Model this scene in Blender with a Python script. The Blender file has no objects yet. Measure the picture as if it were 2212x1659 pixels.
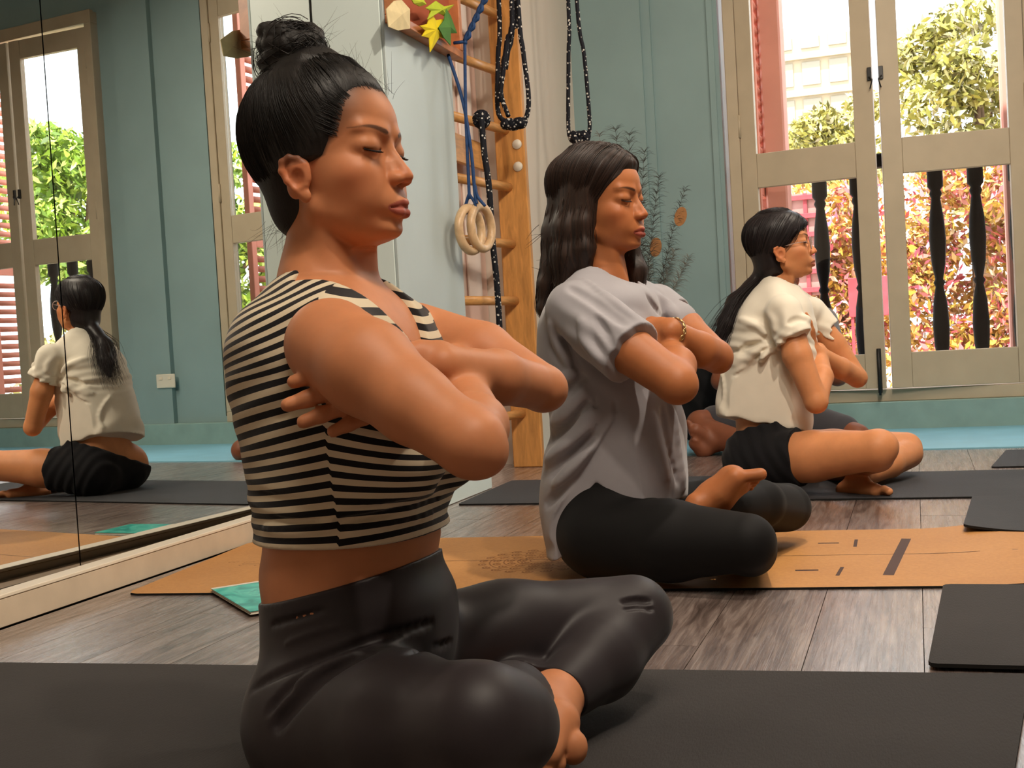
import bpy, bmesh, math, random
import numpy as np
import openvdb
from mathutils import Vector, Matrix

# ------------------------------------------------------------------ camera
FPX = 2550.0; CAM_H = 0.53; TH = math.radians(19); PITCH = math.atan(95/2550); ROLL = .058
_r0 = np.array([math.cos(TH), math.sin(TH), 0]); _f0 = np.array([-math.sin(TH), math.cos(TH), 0]); _z = np.array([0, 0, 1.])
_f = _f0*math.cos(PITCH) - _z*math.sin(PITCH); _u0 = _f0*math.sin(PITCH) + _z*math.cos(PITCH)
_R = _r0*math.cos(ROLL) - _u0*math.sin(ROLL); _U = _r0*math.sin(ROLL) + _u0*math.cos(ROLL)
_O = np.array([0, 0, CAM_H])
cd = bpy.data.cameras.new('camera'); cam = bpy.data.objects.new('camera', cd)
bpy.context.scene.collection.objects.link(cam)
cam.matrix_world = Matrix(((_R[0], _U[0], -_f[0], 0), (_R[1], _U[1], -_f[1], 0), (_R[2], _U[2], -_f[2], CAM_H), (0, 0, 0, 1)))
cd.sensor_width = 36; cd.lens = 36*FPX/2212; cd.clip_start = .05
cd.dof.use_dof = True; cd.dof.focus_distance = 1.75; cd.dof.aperture_fstop = 42
bpy.context.scene.camera = cam

# ------------------------------------------------------------------ light
sc = bpy.context.scene
world = bpy.data.worlds.new('sky'); sc.world = world; world.use_nodes = True
wn = world.node_tree.nodes; wn.clear()
bg = wn.new('ShaderNodeBackground'); wo = wn.new('ShaderNodeOutputWorld')
bg.inputs[0].default_value = (.88, .93, 1.0, 1); bg.inputs[1].default_value = 4.6
world.node_tree.links.new(bg.outputs[0], wo.inputs[0])
def light(kind, loc, target, energy, color, size=.3, **kw):
    l = bpy.data.lights.new('lamp', kind); l.energy = energy; l.color = color
    if kind == 'AREA': l.size = size
    elif kind == 'SPOT': l.shadow_soft_size = size; l.spot_size = kw.get('angle', 1.6); l.spot_blend = .6
    elif kind == 'SUN': l.angle = .02
    else: l.shadow_soft_size = size
    o = bpy.data.objects.new('lamp', l); o.location = loc
    o.rotation_euler = (Vector(target)-Vector(loc)).to_track_quat('-Z', 'Y').to_euler()
    sc.collection.objects.link(o); return o
light('SUN', (0, 0, 20), (2.2, 9.0, 0), 13.0, (1, .95, .86))
WARM = (1, .86, .70)
light('AREA', (.6, 3.9, 2.9), (-.2, 4.0, 0), 52, WARM, 1.4)
light('AREA', (.1, .3, 2.85), (-.5, 1.4, .3), 34, WARM, .8)
light('SPOT', (.25, 1.9, 2.8), (-1.3, 3.9, .7), 130, WARM, .04, angle=2.0)
light('SPOT', (.5, .8, 2.8), (-.5, 2.4, .3), 80, WARM, .05, angle=2.0)
sc.view_settings.view_transform = 'Standard'; sc.view_settings.look = 'None'
sc.view_settings.gamma = 1; sc.view_settings.exposure = 0.30; sc.view_settings.use_curve_mapping = False
sc.cycles.max_bounces = 8; sc.cycles.transparent_max_bounces = 12; sc.cycles.caustics_reflective = False; sc.cycles.caustics_refractive = False
sc.cycles.sample_clamp_indirect = 6

# ------------------------------------------------------------------ helpers
COL = sc.collection
def ray(px, py): return _f + _R*((px-1106)/FPX) - _U*((py-829.5)/FPX)
def PY(px, py, y): r = ray(px, py); return _O + r*(y/r[1])          # point of the room seen at that pixel on the plane y
def PX(px, py, x): r = ray(px, py); return _O + r*(x/r[0])
def PZ(px, py, z=0.): r = ray(px, py); return _O + r*((z-CAM_H)/r[2])

def tag(o, label=None, cat=None, group=None, kind=None):
    if label: o['label'] = label
    if cat: o['category'] = cat
    if group: o['group'] = group
    if kind: o['kind'] = kind
    return o
def empty(name, loc, label=None, cat=None, group=None, kind=None):
    o = bpy.data.objects.new(name, None); o.location = loc; o.empty_display_size = .05
    COL.objects.link(o); return tag(o, label, cat, group, kind)
def link_mesh(name, me, mat, parent=None):
    o = bpy.data.objects.new(name, me); COL.objects.link(o)
    if mat is not None and len(me.materials) == 0: me.materials.append(mat)
    if parent is not None:
        o.parent = parent; o.location = -world_loc(parent)
    return o
def world_loc(o):
    v = Vector(o.location)
    while o.parent is not None: o = o.parent; v += Vector(o.location)
    return v
class MB:
    """collects simple shapes, then links them as one mesh"""
    def __init__(s): s.v = []; s.f = []; s.sm = []
    def add(s, vs, fs, smooth=False):
        n = len(s.v); s.v += [tuple(v) for v in vs]; s.f += [tuple(i+n for i in f) for f in fs]; s.sm += [smooth]*len(fs); return s
    def box(s, a, b, bev=0.0):
        x0, y0, z0 = a; x1, y1, z1 = b
        if bev <= 0:
            vs = [(x, y, z) for z in (z0, z1) for y in (y0, y1) for x in (x0, x1)]
            return s.add(vs, [(0, 2, 3, 1), (4, 5, 7, 6), (0, 1, 5, 4), (2, 6, 7, 3), (0, 4, 6, 2), (1, 3, 7, 5)])
        bm = bmesh.new(); bmesh.ops.create_cube(bm, size=1)
        for v in bm.verts: v.co = Vector(((x0+x1)/2+v.co.x*(x1-x0), (y0+y1)/2+v.co.y*(y1-y0), (z0+z1)/2+v.co.z*(z1-z0)))
        bmesh.ops.bevel(bm, geom=bm.edges[:], offset=bev, segments=1, affect='EDGES')
        bm.verts.index_update(); vs = [v.co.copy() for v in bm.verts]; fs = [[v.index for v in f.verts] for f in bm.faces]; bm.free()
        return s.add(vs, fs)
    def tube(s, pts, r, n=8, caps=True, up=None, closed=False):
        pts = [Vector(p) for p in pts]; m = len(pts)
        rs = r if isinstance(r, (list, tuple, np.ndarray)) else [r]*m
        rings = []; nrm = None
        for i in range(m):
            if closed: t = pts[(i+1) % m]-pts[i-1]
            else: t = pts[min(i+1, m-1)]-pts[max(i-1, 0)]
            if t.length < 1e-9: t = Vector((0, 0, 1))
            t.normalize()
            if nrm is None:
                nrm = t.cross(Vector(up) if up else Vector((.3, .2, 1)));
                if nrm.length < 1e-4: nrm = t.cross(Vector((1, 0, 0)))
            nrm = nrm - t*nrm.dot(t); nrm.normalize(); b = t.cross(nrm)
            rings.append([pts[i]+(nrm*math.cos(2*math.pi*k/n)+b*math.sin(2*math.pi*k/n))*float(rs[i]) for k in range(n)])
        vs = [v for ring in rings for v in ring]; fs = []
        for i in range(m if closed else m-1):
            j = (i+1) % m
            for k in range(n): fs.append((i*n+k, i*n+(k+1) % n, j*n+(k+1) % n, j*n+k))
        if caps and not closed: fs += [tuple(range(n))[::-1], tuple((m-1)*n+k for k in range(n))]
        return s.add(vs, fs, True)
    def lathe(s, prof, c, n=16):
        vs = [(c[0]+r*math.cos(2*math.pi*k/n), c[1]+r*math.sin(2*math.pi*k/n), c[2]+z) for r, z in prof for k in range(n)]
        fs = [(i*n+k, i*n+(k+1) % n, (i+1)*n+(k+1) % n, (i+1)*n+k) for i in range(len(prof)-1) for k in range(n)]
        return s.add(vs, fs, True)
    def prism(s, poly, h0, h1):
        n = len(poly); vs = [(x, y, h0) for x, y in poly]+[(x, y, h1) for x, y in poly]
        fs = [tuple(range(n))[::-1], tuple(range(n, 2*n))]+[(i, (i+1) % n, n+(i+1) % n, n+i) for i in range(n)]
        return s.add(vs, fs)
    def mesh(s, name):
        me = bpy.data.meshes.new(name); me.from_pydata(s.v, [], s.f); me.polygons.foreach_set('use_smooth', s.sm); me.update(); return me
    def build(s, name, mat, parent=None): return link_mesh(name, s.mesh(name), mat, parent)

# ------------------------------------------------------------------ materials
def srgb(h):
    h = h.lstrip('#'); c = [int(h[i:i+2], 16)/255 for i in (0, 2, 4)]
    return tuple(x/12.92 if x <= .04045 else ((x+.055)/1.055)**2.4 for x in c)+(1,)
class Mat:
    def __init__(s, name, color=(.5, .5, .5, 1), rough=.5, spec=.5, metal=0.0):
        s.m = bpy.data.materials.new(name); s.m.use_nodes = True; s.nt = s.m.node_tree
        s.b = s.nt.nodes['Principled BSDF']; s.set('Base Color', color if len(color) == 4 else tuple(color)+(1,))
        s.set('Roughness', rough); s.set('Specular IOR Level', spec); s.set('Metallic', metal)
    def set(s, k, v): s.b.inputs[k].default_value = v; return s
    def n(s, t, **kw):
        nd = s.nt.nodes.new('ShaderNode'+t)
        for k, v in kw.items():
            if k.startswith('i_'): nd.inputs[k[2:].replace('_', ' ')].default_value = v
            else: setattr(nd, k, v)
        return nd
    def l(s, a, b): s.nt.links.new(a, b); return s
    def coords(s, scale=(1, 1, 1), kind='Object', rot=(0, 0, 0)):
        tc = s.n('TexCoord'); mp = s.n('Mapping'); mp.inputs['Scale'].default_value = scale; mp.inputs['Rotation'].default_value = rot
        s.l(tc.outputs[kind], mp.inputs[0]); return mp.outputs[0]
    def noise(s, co, scale, detail=3, rough=.5, dist=0.):
        nd = s.n('TexNoise'); nd.inputs['Scale'].default_value = scale; nd.inputs['Detail'].default_value = detail
        nd.inputs['Roughness'].default_value = rough; nd.inputs['Distortion'].default_value = dist; s.l(co, nd.inputs['Vector']); return nd.outputs[0]
    def ramp(s, fac, stops, interp='LINEAR'):
        r = s.n('ValToRGB'); r.color_ramp.interpolation = interp; e = r.color_ramp.elements
        while len(e) < len(stops): e.new(.5)
        for k, (p, c) in enumerate(stops): e[k].position = p; e[k].color = c if len(c) == 4 else tuple(c)+(1,)
        s.l(fac, r.inputs[0]); return r.outputs[0]
    def mix(s, fac, a, b, mode='MIX'):
        m = s.n('Mix', data_type='RGBA', blend_type=mode)
        for v, i in ((fac, 0), (a, 6), (b, 7)):
            if hasattr(v, 'is_linked') or hasattr(v, 'links'): s.l(v, m.inputs[i])
            else: m.inputs[i].default_value = v
        return m.outputs[2]
    def color(s, out): s.l(out, s.b.inputs['Base Color']); return s
    def bump(s, h, strength=.3, dist=.002):
        b = s.n('Bump'); b.inputs['Strength'].default_value = strength; b.inputs['Distance'].default_value = dist
        s.l(h, b.inputs['Height']); s.l(b.outputs[0], s.b.inputs['Normal']); return s
def simple(name, hexc, rough=.6, spec=.4, var=.06, scale=6, bump=0., bscale=200, metal=0.):
    c = srgb(hexc); M = Mat(name, c, rough, spec, metal); co = M.coords()
    n = M.noise(co, scale, 4)
    lo = tuple(max(0, x*(1-var)) for x in c[:3])+(1,); hi = tuple(min(1, x*(1+var)) for x in c[:3])+(1,)
    M.color(M.ramp(n, [(.3, lo), (.7, hi)]))
    if bump: M.bump(M.noise(co, bscale, 3), bump, .001)
    return M.m
# ------------------------------------------------------------------ the room
WX = -1.85; FY = 5.9; RX = 3.6; BY = -1.6; CZ = 3.0
m_teal = simple('teal_wall_paint', '#849d9e', .55, .35, .05, 3, .05, 60)
m_kerb = simple('teal_kerb_paint', '#84a19c', .5, .4, .08, 9, .1, 90)
m_blue = simple('pale_blue_paint', '#7fb6cb', .55, .4, .06, 6)
m_cream = simple('cream_door_paint', '#b3a58d', .5, .4, .05, 8, .06, 80)
m_white = simple('white_wall_paint', '#d8cdc0', .6, .3, .03, 3)
m_ceil = simple('ceiling_paint', '#d8d0c4', .8, .2, .02, 2)
m_dark = simple('black_iron', '#141414', .45, .5, .1, 20)

def wood_floor():
    M = Mat('grey_brown_vinyl_planks', (.2, .15, .12, 1), .3, .9)
    tc = M.n('TexCoord'); oi = M.n('ObjectInfo')
    mp = M.n('Mapping'); mp.inputs['Rotation'].default_value = (0, 0, math.radians(0)); mp.inputs['Scale'].default_value = (1.6, 14, 1)
    add = M.n('VectorMath', operation='ADD'); sc_ = M.n('VectorMath', operation='SCALE'); cb = M.n('CombineXYZ')
    M.l(oi.outputs['Random'], cb.inputs[0]); M.l(oi.outputs['Random'], cb.inputs[1]); M.l(cb.outputs[0], sc_.inputs[0]); sc_.inputs['Scale'].default_value = 37.
    M.l(tc.outputs['Object'], add.inputs[0]); M.l(sc_.outputs[0], add.inputs[1]); M.l(add.outputs[0], mp.inputs[0])
    n1 = M.noise(mp.outputs[0], 2.2, 8, .62, 1.6)
    mp2 = M.n('Mapping'); mp2.inputs['Scale'].default_value = (2.2, 60, 1); M.l(add.outputs[0], mp2.inputs[0])
    n2 = M.noise(mp2.outputs[0], 2.5, 6, .65, .8)
    c1 = M.ramp(n1, [(.28, srgb('#4a3d37')), (.45, srgb('#766660')), (.58, srgb('#92827b')), (.75, srgb('#ab9c94'))])
    c2 = M.ramp(n2, [(.35, (.45, .42, .4, 1)), (.6, (1, 1, 1, 1))])
    M.color(M.mix(.75, c1, c2, 'MULTIPLY'))
    M.set('Coat Weight', .7); M.set('Coat Roughness', .28)
    M.bump(n2, .55, .0015)
    M.l(M.ramp(n2, [(.3, (.34,)*3), (.7, (.20,)*3)]), M.b.inputs['Roughness'])
    return M.m
m_floor = wood_floor(); m_sub = simple('dark_subfloor', '#1d1815', .9, .1)
fl = empty('floor', (0, 0, -.003)); fl['kind'] = 'structure'
def flat_box(name, a, b, mat, parent=None, kind=None, bev=0):
    o = MB().box(a, b, bev).build(name, mat, parent)
    if kind: o['kind'] = kind
    return o
flat_box('subfloor', (WX-.3, BY, -.06), (RX, FY, -.006), m_sub, fl)
# long narrow planks laid along the depth of the room, ends staggered
PWID, PLEN = .178, 1.20
random.seed(3)
plank_me = MB().box((-PLEN/2+.0007, -PWID/2+.0007, -.0055), (PLEN/2-.0007, PWID/2-.0007, 0), 0).mesh('plank'); plank_me.materials.append(m_floor)
for r in range(26):
    x = WX+.06+PWID*(r+.5)
    if x > RX: break
    for c in range(7):
        y = -.62+PLEN*c+(r*.377 % 1.0)*PLEN
        if y+PLEN/2 < .6 or y-PLEN/2 > FY-.1: continue
        o = bpy.data.objects.new('plank', plank_me); COL.objects.link(o); o.parent = fl; o.location = (x, y, .003+random.uniform(-.0001, .0001)); o.rotation_euler = (0, 0, math.pi/2 if random.random() < .5 else -math.pi/2)
flat_box('floor_border', (WX-.2, BY, -.006), (RX, .9, -.0012), m_floor, fl)

flat_box('ceiling', (WX-.2, BY, CZ), (RX, FY+.15, CZ+.1), m_ceil, kind='structure')
flat_box('wall_back', (WX-.2, BY-.1, 0), (RX, BY, CZ), m_white, kind='structure')
flat_box('wall_right', (RX, BY, 0), (RX+.1, FY, CZ), m_white, kind='structure')
flat_box('wall_left', (WX-.34, BY, 0), (WX-.20, FY, CZ), m_white, kind='structure')

# far wall with its two french windows
LEAF = [(-.80, -.165), (-.115, .53)]
AX0, AX1 = -.86, .60       # opening A incl frame
BX0, BX1 = 1.42, 2.9
wf = empty('wall_far', (0, FY, 0)); wf['kind'] = 'structure'
def wbox(name, x0, x1, z0, z1, d0=FY, d1=FY+.22, m=None, bev=0): return flat_box(name, (x0, d0, z0), (x1, d1, z1), m or m_teal, wf, bev=bev)
wbox('pier', WX-.1, AX0, 0, CZ); wbox('pier', AX1, BX0, 0, CZ); wbox('pier', BX1, RX, 0, CZ)
for x0, x1 in ((AX0, AX1), (BX0, BX1)):
    wbox('lintel', x0, x1, 2.75, CZ); wbox('apron', x0, x1, 0, .17)
wbox('pilaster', -1.62, -1.235, .001, CZ-.002, FY-.035, FY); wbox('pilaster_edge', -1.235, -1.19, .001, CZ-.002, FY-.018, FY)
wbox('pilaster', .98, 1.27, .001, CZ-.002, FY-.035, FY); wbox('reveal', AX0-.05, AX0-.02, .2, CZ-.002, FY-.012, FY)
k = flat_box('baseboard_far', (WX-.02, FY-.055, 0), (RX, FY, .135), m_kerb, kind='structure', bev=.004)
flat_box('trim_1', (WX, 4.93, -.002), (RX, FY-.055, .006), m_blue, kind='structure')

def glass():
    M = Mat('window_glass', (.9, .95, .95, 1), .02, .5); nt = M.nt
    tr = M.n('BsdfTransparent'); gl = M.n('BsdfGlossy'); gl.inputs['Roughness'].default_value = .02
    tr.inputs[0].default_value = (.96, .98, .97, 1)
    mx = M.n('MixShader'); mx.inputs[0].default_value = .06
    M.l(tr.outputs[0], mx.inputs[1]); M.l(gl.outputs[0], mx.inputs[2]); M.l(mx.outputs[0], nt.nodes['Material Output'].inputs[0]); return M.m
m_glass = glass()
def french(n, x0, x1, swing):
    """frame and two leaves between x0 and x1; swing = how far the free edges stand into the room"""
    w = empty('window_%d' % n, ((x0+x1)/2, FY, .17)); w['kind'] = 'structure'
    fr = MB(); y0, y1 = FY-.03, FY+.09
    fr.box((x0, y0, .135), (x1, y1, .195), .003); fr.box((x0, y0, 2.68), (x1, y1, 2.76), .003)
    fr.box((x0, y0, .195), (x0+.055, y1, 2.68), .003); fr.box((x1-.055, y0, .195), (x1, y1, 2.68), .003)
    fr.build('window_frame', m_cream, w)
    mid = (x0+x1)/2-.0
    for side in (0, 1):
        hx = x0+.058 if side == 0 else x1-.058
        wd = (x1-x0)/2-.058-.010
        lf = empty('leaf', (0, 0, 0)); lf.parent = w; lf.location = Vector((hx, FY, .2))-w.location
        lf.rotation_euler = (0, 0, (-swing if side == 0 else swing))
        s = 1 if side == 0 else -1
        def lb(a, b): return ((min(s*a[0], s*b[0]), a[1], a[2]), (max(s*a[0], s*b[0]), b[1], b[2]))
        def part(name, a, b, mat, bev=.002):
            A, B = lb(a, b); o = MB().box(A, B, bev).build(name, mat); o.parent = lf; o.location = (0, 0, 0); return o
        part('stile', (0, -.02, 0), (.075, .02, 2.46), m_cream); part('stile', (wd-.09, -.02, 0), (wd, .02, 2.46), m_cream)
        for z0, z1 in ((0, .165), (1.0, 1.165), (2.34, 2.46)): part('rail', (.0755, -.018, z0), (wd-.0905, .018, z1), m_cream)
        part('pane', (.0755, -.003, .165), (wd-.0905, .003, 1.0), m_glass, 0); part('pane', (.0755, -.003, 1.165), (wd-.0905, .003, 2.34), m_glass, 0)
        for zz in (.35, 1.25, 2.2):
            o = MB().tube([(s*.0, -.024, zz), (s*.0, -.024, zz+.11)], .008, 8).build('hinge', m_cream); o.parent = lf; o.location = (0, 0, 0)
        if side == 0:
            o = MB().box((wd-.035, -.032, -.02), (wd-.015, -.0205, .19), .002).tube([(wd-.025, -.036, -.03), (wd-.025, -.036, .19)], .006, 8).build('bolt', m_dark); o.parent = lf; o.location = (0, 0, 0)
        mb = MB().box((s*wd-.02 if s > 0 else -wd, -.032, 1.44), (s*wd if s > 0 else -wd+.02, -.0205, 1.50), .002)
        mb.tube([(s*(wd-.012), -.038, 1.455), (s*(wd+.004), -.04, 1.44), (s*(wd-.008), -.036, 1.40)], .0035, 6)
        o = mb.build('latch', m_dark); o.parent = lf; o.location = (0, 0, 0)
    return w
french(1, AX0+.03, AX1-.03, .10); french(2, BX0+.03, BX1-.03, .06)
# ------------------------------------------------------------------ outside the windows
m_pink = simple('pink_plaster', '#d89a8c', .8, .2, .06, 4)
m_shut = simple('salmon_shutter_paint', '#d98b78', .6, .3, .08, 10)
m_baluster = simple('black_painted_wood', '#0b0908', .8, .15, .1, 10)
m_far = simple('pale_tower_render', '#a3957f', .9, .1, .03, 1)
m_farw = simple('tower_window_glass', '#8a8272', .4, .4, .05, 1)
m_mag = simple('magenta_banner_cloth', '#a5484f', .8, .1, .15, 12)
m_street = simple('sunlit_paving', '#b9ab98', .9, .1, .1, 2)
m_bark = simple('tree_bark', '#6b5442', .9, .1, .2, 9)
flat_box('ground', (-9, FY+.24, -.30), (16, 40, -.24), m_street, kind='structure')
flat_box('balcony_slab', (-1.6, FY+.23, -.22), (4.4, FY+.95, -.03), m_pink, kind='structure')

def balustrade(x0, x1, xs, y=6.62, z0=-.03, z1=1.40):
    b = empty('balustrade', ((x0+x1)/2, y, z0), 'black turned wood balustrade of the balcony outside the %s' % ('open french window' if x0 < .9 else 'second french window'), 'balustrade')
    MB().box((x0, y-.05, z1-.07), (x1, y+.05, z1), .006).build('handrail', m_baluster, b)
    MB().box((x0, y-.04, z0+.04), (x1, y+.04, z0+.10), .004).build('bottom_rail', m_baluster, b)
    H = z1-z0-.17
    pr = [(r_*1.25, z_) for r_, z_ in [(0, .0), (.032, 0), (.032, .10), (.020, .115), (.026, .13), (.018, .15), (.030, .24), (.034, .32), (.028, .42), (.016, .485), (.024, .50), (.016, .515), (.028, .58), (.034, .68), (.030, .76), (.018, .85), (.026, .87), (.020, .885), (.032, .90), (.032, 1.0), (0, 1.0)]]
    proto = MB().lathe([(r, z*H) for r, z in pr], (0, 0, 0), 12).mesh('baluster'); proto.materials.append(m_baluster)
    for x in xs:
        o = bpy.data.objects.new('baluster', proto); COL.objects.link(o); o.parent = b; o.location = Vector((x, y, z0+.10))-b.location
sp = .196
bx = PY(2027, 560, 6.62)[0]
balustrade(-1.05, .98, [bx+sp*k for k in range(-6, 4)])
balustrade(1.25, 3.2, [1.36+sp*k for k in range(0, 8)])

def shutter(x, y0, y1, side, win):
    """opened louvred shutter standing square to the wall, beside the window opening"""
    s = empty('shutter', (x, y0, .2), 'salmon %s shutter folded back at the %s of the %s french window' % ('louvred', 'left' if side < 0 else 'right', win), 'shutter')
    for a, b in ((y0, y0+.05), (y1-.05, y1)): MB().box((x-.02, a, .2), (x+.02, b, 2.7), .003).build('stile', m_shut, s)
    for z in (.2, 1.2, 2.6): MB().box((x-.018, y0+.05, z), (x+.018, y1-.05, z+.09), .003).build('rail', m_shut, s)
    me = MB()
    me.tube([(0, 0, 0), (0, (y1-y0)-.10, 0)], .021, 8); me = me.mesh('slat'); me.materials.append(m_shut)
    for z in np.arange(.32, 2.58, .062):
        if 1.15 < z < 1.32: continue
        o = bpy.data.objects.new('slat', me); COL.objects.link(o); o.parent = s; o.location = Vector((x, y0+.05, z))-s.location
shutter(-.735, 6.14, 6.50, -1, 'first'); shutter(.53, 6.14, 6.46, 1, 'first')
shutter(1.52, 6.14, 6.50, -1, 'second'); shutter(2.84, 6.14, 6.46, 1, 'second')
o = MB().box((-.71, 6.30, -.03), (-.60, 6.52, 2.9), .01).build('porch_post', m_pink); tag(o, 'salmon pink post beyond the left shutter of the first window', 'post')
o = MB().box((.47, 6.75, -.03), (.56, 6.85, 2.9), .01).build('porch_post', m_pink); tag(o, 'slim salmon post beyond the right leaf of the first window', 'post')

def leafmat(name, stops, trans=.25):
    M = Mat(name, (.3, .4, .1, 1), .6, .3); g = M.n('NewGeometry'); M.color(M.ramp(g.outputs['Random Per Island'], stops))
    try: M.set('Subsurface Weight', 0)
    except Exception: pass
    return M.m
m_leafA = leafmat('sunlit_olive_leaves', [(0, srgb('#5d5a2c')), (.3, srgb('#8f8a3c')), (.6, srgb('#b9ad5a')), (.85, srgb('#c9bf8c')), (1, srgb('#9a8f7a'))])
m_leafB = leafmat('fresh_green_leaves', [(0, srgb('#3f4f1c')), (.35, srgb('#6e8a2a')), (.7, srgb('#a9bf3f')), (1, srgb('#d3d68a'))])
m_leafC = leafmat('pink_and_yellow_blossom', [(0, srgb('#8a6a3c')), (.25, srgb('#b9973f')), (.5, srgb('#cfae4a')), (.7, srgb('#d4607c')), (.85, srgb('#c98a8a')), (1, srgb('#e8d8b0'))])
def foliage(rng, blobs, n, size):
    C = np.array([b[:3] for b in blobs]); Rr = np.array([b[3] for b in blobs]); w = Rr**2; w = w/w.sum()
    k = rng.choice(len(blobs), n, p=w); d = rng.normal(size=(n, 3)); d /= np.linalg.norm(d, axis=1)[:, None]
    p = C[k]+d*(Rr[k]*rng.uniform(.55, 1.05, n))[:, None]*np.array([1, 1, .85])
    a = rng.normal(size=(n, 3)); a /= np.linalg.norm(a, axis=1)[:, None]; b = np.cross(a, rng.normal(size=(n, 3))); b /= np.linalg.norm(b, axis=1)[:, None]
    L = size*rng.uniform(.6, 1.4, n)[:, None]
    v = np.stack([p-a*L, p+b*L*.38, p+a*L, p-b*L*.38], 1).reshape(-1, 3)
    f = np.arange(4*n).reshape(-1, 4)
    me = bpy.data.meshes.new('foliage'); me.from_pydata(v.tolist(), [], f.tolist()); me.update(); return me
def tree(name, base, h, blobs, n, size, mat, label, cat='tree', trunk=.09, seed=1):
    rng = np.random.default_rng(seed)
    t = empty(name, base, label, cat)
    top = Vector(base)+Vector((0, 0, h)); mb = MB().tube([base, Vector(base).lerp(top, .5)+Vector((.06, 0, 0)), top], [trunk, trunk*.7, trunk*.4], 8)
    for b in blobs[:6]:
        mb.tube([Vector(base).lerp(top, .45), Vector(b[:3])], [trunk*.4, trunk*.12], 6)
    mb.build('trunk', m_bark, t)
    f = link_mesh('foliage', foliage(rng, blobs, n, size), mat, t); f['kind'] = 'stuff'
    return t
def blobs(c, R, k, r, seed, zs=1.):
    g = np.random.default_rng(seed); o = []
    for _ in range(k):
        d = g.normal(size=3); d /= np.linalg.norm(d); q = np.array(c)+d*R*g.uniform(.4, 1.0)*np.array([1, .7, zs]); o.append((*q, r*g.uniform(.7, 1.2)))
    return o
tree('garden_tree', (-.6, 12.5, -.24), 2.4, blobs((-.66, 12.5, 2.35), .50, 22, .24, 5, 1.2), 8000, .042, m_leafA, 'rounded olive green tree seen through the left upper pane of the first window', seed=2)
tree('garden_tree', (.6, 11.5, -.24), 3.0, blobs((.42, 11.5, 2.25), .78, 26, .26, 6, 1.35), 10000, .05, m_leafA, 'tall loose tree seen through the right upper pane of the first window', seed=3)
tree('garden_tree', (5.6, 9.6, -.24), 3.0, blobs((5.6, 9.6, 2.1), 1.1, 24, .34, 8, 1.0), 9000, .06, m_leafB, 'bright fresh green tree beyond the second french window, seen in the mirror', seed=4)
tree('garden_tree', (3.6, 9.2, -.24), 2.6, blobs((3.7, 9.2, 1.7), 1.0, 20, .34, 9, 1.1), 8000, .055, m_leafB, 'lower fresh green tree left of the bright one beyond the second window', seed=5)
tree('flowering_bush', (-.62, 9.6, -.24), .6, blobs((-.62, 9.6, .82), .62, 30, .26, 11, 1.35), 10000, .038, m_leafC, 'pink and yellow flowering bush beyond the left half of the balustrade', 'bush', .04, seed=6)
tree('flowering_bush', (.42, 9.3, -.24), .6, blobs((.42, 9.3, .80), .66, 32, .26, 12, 1.35), 11000, .038, m_leafC, 'pink and yellow flowering bush beyond the right half of the balustrade', 'bush', .04, seed=7)
tree('flowering_bush', (3.9, 8.3, -.24), .6, blobs((3.9, 8.3, .4), .9, 22, .28, 13, .8), 7000, .045, m_leafA, 'low yellow green bush outside the second french window', 'bush', .04, seed=8)
tl = empty('trellis', (-.88, 8.57, -.24), 'red painted trellis panel outside, behind the head of the woman in white', 'trellis')
MB().box((-1.17, 8.56, -.24), (-1.12, 8.60, 1.48), .003).build('post', m_mag, tl); MB().box((-.62, 8.56, -.24), (-.57, 8.60, 1.48), .003).build('post', m_mag, tl)
MB().box((-1.119, 8.585, .72), (-.621, 8.595, 1.44)).build('backing', simple('faded_red_board', '#ab7f78', .8, .1, .15, 9), tl)
hb_ = MB().box((0, 0, -.017), (.498, .014, .017), .002).mesh('slat'); vb_ = MB().box((-.014, .0, 0), (.014, .012, .72), .002).mesh('slat'); hb_.materials.append(m_mag); vb_.materials.append(m_mag)
for k in range(6):
    o = bpy.data.objects.new('slat', hb_); COL.objects.link(o); o.parent = tl; o.location = Vector((-1.119, 8.5575, .76+k*.13))-tl.location
for k in range(4):
    o = bpy.data.objects.new('slat', vb_); COL.objects.link(o); o.parent = tl; o.location = Vector((-1.03+k*.11, 8.572, .72))-tl.location
o = MB().box((-.43, 8.45, .55), (-.17, 8.5, .82), .004).box((-.42, 8.46, -.24), (-.40, 8.49, .55), 0).build('banner', m_mag); tag(o, 'small magenta banner hanging low beyond the left window leaf', 'banner')
o = MB().box((.58, 7.6, .95), (.75, 7.64, 1.26), .004).box((.65, 7.61, -.24), (.68, 7.63, .95), 0).build('banner', m_mag); tag(o, 'small red sign beside the pink post at the right of the first window', 'sign')
# pale tower block far away
tw = empty('tower_block', (-4, 34, -.24), 'pale apartment tower far behind the left garden tree', 'building')
MB().box((-6.2, 33.5, -.24), (-1.3, 38, 8.3)).build('wall', m_far, tw)
slab = MB().box((-2.46, -.1, 0), (2.46, .12, .10)).mesh('floor_slab'); slab.materials.append(m_far)
wme = MB().box((-.24, -.04, 0), (.24, .03, .62)).mesh('window'); wme.materials.append(m_farw)
for k in range(8):
    o = bpy.data.objects.new('floor_slab', slab); COL.objects.link(o); o.parent = tw; o.location = Vector((-3.72, 33.45, .7+k))-tw.location
    for j in range(7):
        o = bpy.data.objects.new('window', wme); COL.objects.link(o); o.parent = tw; o.location = Vector((-6.0+j*.72, 33.5, 1.0+k))-tw.location

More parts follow.
